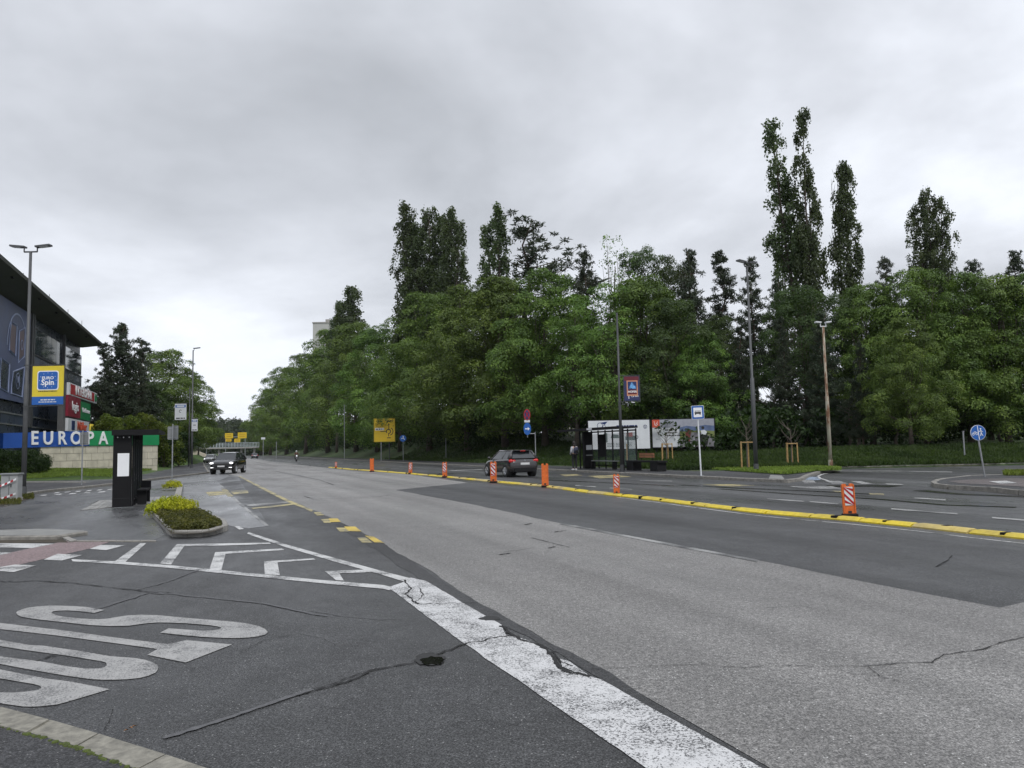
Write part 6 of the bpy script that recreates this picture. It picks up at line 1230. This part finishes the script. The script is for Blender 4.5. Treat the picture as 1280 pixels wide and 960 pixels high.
def car(name, label, loc, rz, sp, paint, group=None, tail=M_tail, head=M_head):
    o = thing(name, label, 'car', loc, rz, group); loft(sp['body'], paint, 'body', o)
    b0, b1, r0, r1, zb0, zb1, zr, wb, wr = sp['cab']          # base rear y, base front y, roof rear y, roof front y, belt z rear / front, roof z, half widths
    A = [(-wb, b0, zb0), (wb, b0, zb0), (wr, r0, zr - .05), (-wr, r0, zr - .05)]; B = [(-wb * .96, b1, zb1), (wb * .96, b1, zb1), (wr * .96, r1, zr - .03), (-wr * .96, r1, zr - .03)]
    core = MB(); core.add([tuple(Vector(p) * 1) for p in A + B], [(0, 1, 2, 3), (7, 6, 5, 4), (0, 4, 5, 1), (1, 5, 6, 2), (3, 2, 6, 7), (0, 3, 7, 4)]); core.build('cabin', M_blackm, o)
    def pane(nm, q, off=.012, ins=.06):
        c = sum((Vector(p) for p in q), Vector()) / len(q); n = (Vector(q[1]) - Vector(q[0])).cross(Vector(q[2]) - Vector(q[0])).normalized()
        if n.dot(c - Vector((0, (b0 + b1) / 2, zb0))) < 0: n = -n
        vs = [c + (Vector(p) - c) * (1 - ins) + n * off for p in q]; m_ = MB(); m_.add(vs + [v - n * .01 for v in vs], [tuple(range(len(q))), tuple(len(q) + i for i in reversed(range(len(q))))] + [(i, (i + 1) % len(q), len(q) + (i + 1) % len(q), len(q) + i) for i in range(len(q))]); return m_.build(nm, M_cglass, o)
    pane('rear_window', A, ins=.12); pane('windscreen', B, ins=.05)
    for s in (-1, 1):
        P0, P1 = Vector((s * wb, b0, zb0)), Vector((s * wb * .96, b1, zb1)); Q0, Q1 = Vector((s * wr, r0, zr - .05)), Vector((s * wr * .96, r1, zr - .03))
        for (t0, t1, q0, q1) in ((.16, .42, .06, .36), (.44, .93, .39, .97)): pane('side_window', [tuple(P0.lerp(P1, t0)), tuple(P0.lerp(P1, t1)), tuple(Q0.lerp(Q1, q1)), tuple(Q0.lerp(Q1, q0))], ins=.03)
        pl = MB(); pl.tube([P1, Q1 + Vector((0, 0, .0))], .035, 6); pl.tube([Q1, Q0], .04, 6); pl.tube([Q0, P0.lerp(P1, .03)], [.06, .12], 6); pl.tube([P0.lerp(P1, .43), Q0.lerp(Q1, .375)], .03, 6); pl.build('pillar', paint, o, True)
    loft([(r0 - .08, zr - .08, zr - .03, wr * .9, .0), (r0 + .05, zr - .1, zr, wr * 1.02, .025), ((r0 + r1) / 2, zr - .1, zr + .01, wr * 1.03, .035), (r1 - .05, zr - .1, zr - .01, wr * 1.0, .02), (r1 + .12, zr - .09, zr - .05, wr * .93, 0)], paint, 'roof', o)
    wr_, wy0, wy1, tw = sp['wheel']; W_ = sp['w']
    for y in (wy0, wy1):
        for s in (-1, 1):
            arch = MB(); n = 20; arch.tube([(s * (W_ - .25), y, wr_ + .02), (s * (W_ + .004), y, wr_ + .02)], wr_ + .05, n); arch.build('wheel_arch', M_blk, o)
            wm = MB(); wm.tube([(s * (W_ - .2), y, wr_), (s * (W_ - .01), y, wr_), (s * (W_ + .012), y, wr_)], [wr_, wr_, wr_ * .93], n); wh = wm.build('wheel', M_tyre, o, False)
            rm = MB(); rm.tube([(s * (W_ + .0), y, wr_), (s * (W_ + .018), y, wr_)], wr_ * .2, 10)
            for k in range(5): a = 2 * pi * k / 5 + .3; rm.tube([(s * (W_ + .016), y, wr_), (s * (W_ + .016), y + cos(a) * wr_ * .62, wr_ + sin(a) * wr_ * .62)], [wr_ * .11, wr_ * .15], 5)
            for k in range(20):
                a, b = 2 * pi * k / 20, 2 * pi * (k + 1) / 20; rm.tube([(s * (W_ + .014), y + cos(a) * wr_ * .64, wr_ + sin(a) * wr_ * .64), (s * (W_ + .014), y + cos(b) * wr_ * .64, wr_ + sin(b) * wr_ * .64)], wr_ * .05, 4, False)
            rm.build('rim', M_rim, wh)
    for s in (-1, 1):
        mr = MB(); mr.sphere((s * (wb + .14), b1 - .18, zb1 + .1), (.1, .07, .07), 8, 6); mr.build('mirror', paint if sp.get('mb', 1) else M_black, o, True)
    return o
HATCH = dict(body=[(-2.0, .40, .66, .5, 0), (-1.97, .32, .78, .68, .0), (-1.9, .26, .9, .79, .01), (-1.72, .22, 1.0, .85, .02), (-1.2, .2, .99, .865, .02), (0, .2, .95, .87, .02), (.8, .2, .93, .865, .04), (1.25, .2, .9, .85, .05), (1.62, .22, .82, .81, .04), (1.86, .28, .72, .72, .02), (1.97, .36, .6, .56, 0)], cab=(-1.84, .98, -1.5, .12, .97, .92, 1.44, .77, .56), wheel=(.31, -1.25, 1.29, .2), w=.86)
SUV = dict(body=[(-2.22, .5, .82, .6, 0), (-2.18, .38, 1.0, .8, .01), (-2.0, .3, 1.1, .9, .02), (-1.2, .28, 1.1, .93, .02), (0, .28, 1.08, .935, .02), (.8, .28, 1.07, .93, .04), (1.3, .28, 1.05, .92, .05), (1.8, .3, .99, .9, .04), (2.08, .34, .9, .84, .02), (2.2, .4, .78, .72, 0)], cab=(-2.02, 1.05, -1.55, .2, 1.08, 1.05, 1.63, .83, .62), wheel=(.37, -1.33, 1.36, .24), w=.925)
PG = carpaint('grey_car_paint', (.04, .036, .038)); PB = carpaint('black_car_paint', (.012, .013, .015)); PW = carpaint('silver_car_paint', (.5, .51, .52)); PD = carpaint('dark_car_paint', (.03, .03, .045))
def rear_kit(o, zt=.86, w=.74, plate=True, y=-1.93):
    for s in (-1, 1):
        m_ = MB(); m_.sphere((s * w, y + .13, zt), (.14, .12, .1), 10, 7); m_.sphere((s * (w - .12), y + .04, zt + .005), (.12, .06, .065), 8, 6); m_.build('tail_light', M_tail, o, True)
    m_ = MB(); m_.box((0, y - .055, zt - .15), (.52, .02, .11)); m_.build('number_plate', M_plate, o); m_ = MB(); m_.box((0, y - .03, .38), (1.25, .14, .2)); m_.build('lower_bumper', M_blackm, o); m_ = MB(); annulus(m_, 0, zt + .02, .03, .05, y - .03, y - .0, n=10); m_.build('badge', M_rim, o)
p = base(637.5, 596.6); o = car('hatchback_car', 'dark grey hatchback driving away in the far lane, in front of the trees', (p.x, p.y + 1.9, 0), math.atan2(-u.x, u.y) + .06, HATCH, PG); rear_kit(o)
m_ = MB(); m_.box((0, -1.62, 1.42), (1.0, .18, .03)); m_.build('rear_spoiler', PG, o); m_ = MB(); m_.box((0, -1.71, 1.39), (.3, .02, .03)); m_.build('brake_light', M_tail, o); m_ = MB(); m_.tube([(.3, -1.3, 1.45), (.3, -1.45, 1.62)], .006, 4); m_.build('aerial', M_blk, o)
p = base(270, 592.9); o = car('suv_car', 'black suv with bright headlights driving towards the viewer on the left', (p.x + .15, p.y + 2.2, 0), pi + .10, SUV, PB)
for s in (-1, 1):
    m_ = MB(); m_.sphere((s * .72, 2.1, .84), (.16, .08, .075), 10, 6); m_.build('headlight', M_head, o, True); m_ = MB(); m_.box((s * .68, 2.17, .5), (.22, .05, .05)); m_.build('fog_light', M_head, o)
m_ = MB(); m_.box((0, 2.17, .74), (1.1, .06, .13)); m_.build('grille', M_blk, o); m_ = MB(); m_.box((0, 2.215, .6), (.52, .02, .11)); m_.build('number_plate', M_plate, o); m_ = MB(); m_.box((0, 2.15, .43), (1.3, .12, .12)); m_.build('lower_bumper', M_blk, o)
FG = 'far cars at the end of the road'
p = base(267.5, 578.5); o = car('hatchback_car', 'pale silver car half hidden behind the black suv', (p.x - .6, p.y, 0), pi + .2, HATCH, PW, FG); m_ = MB(); [m_.sphere((s * .62, 1.9, .7), (.12, .06, .07), 8, 5) for s in (-1, 1)]; m_.build('headlight', M_head, o)
p = base(299.5, 575.2); o = car('hatchback_car', 'small silver car directly beyond the black suv', (p.x, p.y, 0), math.atan2(-u.x, u.y), HATCH, PW, FG); rear_kit(o)
p = base(318, 573.2); o = car('hatchback_car', 'small dark car driving away at the far end of the road', (p.x, p.y, 0), math.atan2(-u.x, u.y) + .02, HATCH, PD, FG); rear_kit(o)
# ---- people
def skinned(name, pts, edges, rad, mat, parent, sub=1):
    me = bpy.data.meshes.new(name); me.from_pydata(pts, edges, []); me.materials.append(mat); o = link(bpy.data.objects.new(name, me), parent)
    md_ = o.modifiers.new('skin', 'SKIN'); md_.use_smooth_shade = True
    sv = me.skin_vertices[0].data if me.skin_vertices else None
    if sv is None: 
        bpy.context.view_layer.update(); sv = me.skin_vertices[0].data
    for i, r in enumerate(rad): sv[i].radius = (r, r) if not hasattr(r, '__len__') else r
    sv[0].use_root = True; s = o.modifiers.new('sub', 'SUBSURF'); s.levels = s.render_levels = sub; return o
# skeleton: 0 pelvis 1 waist 2 chest 3 neck 4 head | legs | arms
def figure(o, J, mats, hair=True):
    body_e = [(0, 1), (1, 2), (2, 3), (3, 4), (0, 5), (5, 6), (6, 7), (7, 8), (0, 9), (9, 10), (10, 11), (11, 12), (2, 13), (13, 14), (14, 15), (15, 16), (2, 17), (17, 18), (18, 19), (19, 20)]
    R0 = [.12, .11, (.13, .1), .05, .085, .085, .06, .042, .035, .085, .06, .042, .035, .055, .042, .032, .03, .055, .042, .032, .03]
    skinned('body', J, body_e, R0, M_skin, o)
    top = [0, 1, 2, 13, 14, 15, 17, 18, 19]; mp_ = {k: i for i, k in enumerate(top)}; skinned('jacket', [J[k] for k in top], [(mp_[a], mp_[b]) for a, b in ((0, 1), (1, 2), (2, 13), (13, 14), (14, 15), (2, 17), (17, 18), (18, 19))], [(.15, .125), (.15, .12), (.17, .13), .075, .06, .048, .075, .06, .048], mats[0], o)
    leg = [0, 5, 6, 7, 9, 10, 11]; mp_ = {k: i for i, k in enumerate(leg)}; skinned('trousers', [J[k] for k in leg], [(mp_[a], mp_[b]) for a, b in ((0, 5), (5, 6), (6, 7), (0, 9), (9, 10), (10, 11))], [(.145, .12), .1, .072, .055, .1, .072, .055], mats[1], o)
    for k, q in ((7, 8), (11, 12)): m_ = MB(); a, b = Vector(J[k]), Vector(J[q]); m_.sphere(tuple(a.lerp(b, .5) + Vector((0, 0, -.03))), (.055, .14, .055), 10, 6); m_.build('shoe', mats[2], o, True)
    h = Vector(J[4])
    if hair:
        m_ = MB(); m_.sphere(tuple(h + Vector((0, .0, .045))), (.098, .115, .115), 12, 9); m_.sphere(tuple(h + Vector((0, hair * .06, -.09))), (.085, .06, .14), 10, 7); m_.build('hair', M('dark_hair', (.015, .011, .009), .6), o, True)
p = base(718.5, 587.6, .127); o = thing('person', 'standing person in pale top and black trousers with a dark backpack', 'person', p, .5)
J = [(0, 0, .95), (0, 0, 1.1), (0, 0, 1.32), (0, 0, 1.47), (0, .02, 1.6), (.09, 0, .9), (.11, .02, .5), (.12, 0, .09), (.12, .13, .04), (-.09, 0, .9), (-.1, .05, .5), (-.1, -.02, .09), (-.12, .1, .04), (.19, 0, 1.38), (.24, -.02, 1.12), (.22, .1, .9), (.2, .14, .82), (-.19, 0, 1.38), (-.24, -.02, 1.12), (-.2, .14, .96), (-.14, .2, .93)]
figure(o, J, (M('pale_jacket', (.42, .42, .45), .8), M('black_trousers', (.012, .012, .014), .8), M_wht), hair=-1)
m_ = MB(); m_.bbox((0, -.2, 1.0), (.28, .15, .4), .04); bp = m_.build('backpack', M('navy_backpack', (.025, .03, .06), .7), o, True); m_ = MB(); m_.bbox((0, -.29, 1.03), (.2, .05, .18), .02); m_.build('pocket', M_blackm, bp)
# motorcyclist
p = base(370.5, 577); mrz = pi + .35; o = thing('motorcycle', 'small oncoming motorcycle with a lit headlamp in the far lane', 'motorcycle', p, mrz)
for y in (-.68, .7):
    m_ = MB(); n = 18
    for k in range(n): a, b = 2 * pi * k / n, 2 * pi * (k + 1) / n; m_.tube([(0, y + .27 * cos(a), .32 + .27 * sin(a)), (0, y + .27 * cos(b), .32 + .27 * sin(b))], .06, 6, False)
    wl = m_.build('wheel', M_tyre, o); m_ = MB(); [m_.tube([(0, y, .32), (0, y + .26 * cos(a), .32 + .26 * sin(a))], .012, 4) for a in (0, 1.26, 2.5, 3.8, 5)]; m_.build('rim', M_rim, wl)
m_ = MB(); m_.sphere((0, .18, .85), (.15, .3, .14), 12, 8); m_.build('fuel_tank', M_red, o, True); m_ = MB(); m_.sphere((0, .02, .5), (.17, .3, .2), 10, 7); m_.build('engine', M_blackm, o); m_ = MB(); m_.sphere((0, -.4, .82), (.14, .38, .06), 10, 6); m_.build('seat', M_blk, o)
m_ = MB(); m_.tube([(-.08, .7, .32), (-.08, .5, .95)], .03, 6); m_.tube([(.08, .7, .32), (.08, .5, .95)], .03, 6); m_.build('fork', M_galv, o); m_ = MB(); m_.tube([(-.34, .38, 1.05), (0, .5, 1.0), (.34, .38, 1.05)], .018, 6); m_.build('handlebar', M_blk, o); m_ = MB(); m_.sphere((0, .6, .93), (.13, .1, .14), 10, 7); m_.build('fairing', M_whtb, o, True); m_ = MB(); m_.sphere((0, .68, .9), (.07, .05, .06), 8, 6); m_.build('headlight', M_head, o)
o = thing('person', 'motorcyclist in dark clothes and a white helmet riding towards the viewer', 'person', (p.x, p.y, 0), mrz)
J = [(0, -.3, .95), (0, -.24, 1.12), (0, -.12, 1.34), (0, -.06, 1.48), (0, 0, 1.6), (.1, -.25, .92), (.25, .12, .82), (.2, -.05, .4), (.2, .08, .34), (-.1, -.25, .92), (-.25, .12, .82), (-.2, -.05, .4), (-.2, .08, .34), (.2, -.1, 1.38), (.32, .08, 1.18), (.34, .33, 1.08), (.33, .4, 1.07), (-.2, -.1, 1.38), (-.32, .08, 1.18), (-.34, .33, 1.08), (-.33, .4, 1.07)]
figure(o, J, (M('riding_jacket', (.08, .02, .02), .7), M('black_trousers', (.012, .012, .014), .8), M_blk), hair=False); m_ = MB(); m_.sphere((0, .02, 1.62), (.14, .16, .15), 12, 9); hm = m_.build('helmet', M_whtb, o, True); m_ = MB(); m_.sphere((0, .1, 1.61), (.11, .1, .06), 10, 6); m_.build('visor', M_blk, hm)
# ---- hands for the standing person are part of the body mesh; small leaf litter on the near road
m_ = MB(); rnd = random.Random(12)
for (px, py) in ((163, 910), (168, 908), (158, 913)):
    q = G(px, py, .02); a = rnd.random() * 6; s = .018; m_.add([(q.x + s * cos(a), q.y + s * sin(a), .021), (q.x + s * .5 * cos(a + 1.6), q.y + s * .5 * sin(a + 1.6), .03), (q.x - s * cos(a), q.y - s * sin(a), .021), (q.x - s * .5 * cos(a + 1.6), q.y - s * .5 * sin(a + 1.6), .026)], [(0, 1, 2, 3)])
tag(m_.build('leaf_litter', M('dead_leaf', (.25, .12, .05), .8)), 'few fallen brown leaves scattered on the near asphalt', 'leaves', kind='stuff')
# ================================================================ AIR
m = bpy.data.materials.new('haze_air'); m.use_nodes = True; nt = m.node_tree; nt.nodes.clear(); N = nodes(nt)
o_ = N('ShaderNodeOutputMaterial'); pv_ = N('ShaderNodeVolumePrincipled'); pv_.inputs['Color'].default_value = (.86, .89, .95, 1); pv_.inputs['Density'].default_value = .00006; pv_.inputs['Anisotropy'].default_value = .2
nt.links.new(pv_.outputs[0], o_.inputs['Volume'])
hz = MB(); hz.box((-60, 900, 24), (3300, 3500, 52)); hz = hz.build('haze', m); tag(hz, 'thin damp haze over the road and the far woods', 'haze', kind='stuff')
sc.cycles.volume_step_rate = 10; sc.cycles.volume_max_steps = 8; sc.cycles.volume_bounces = 1
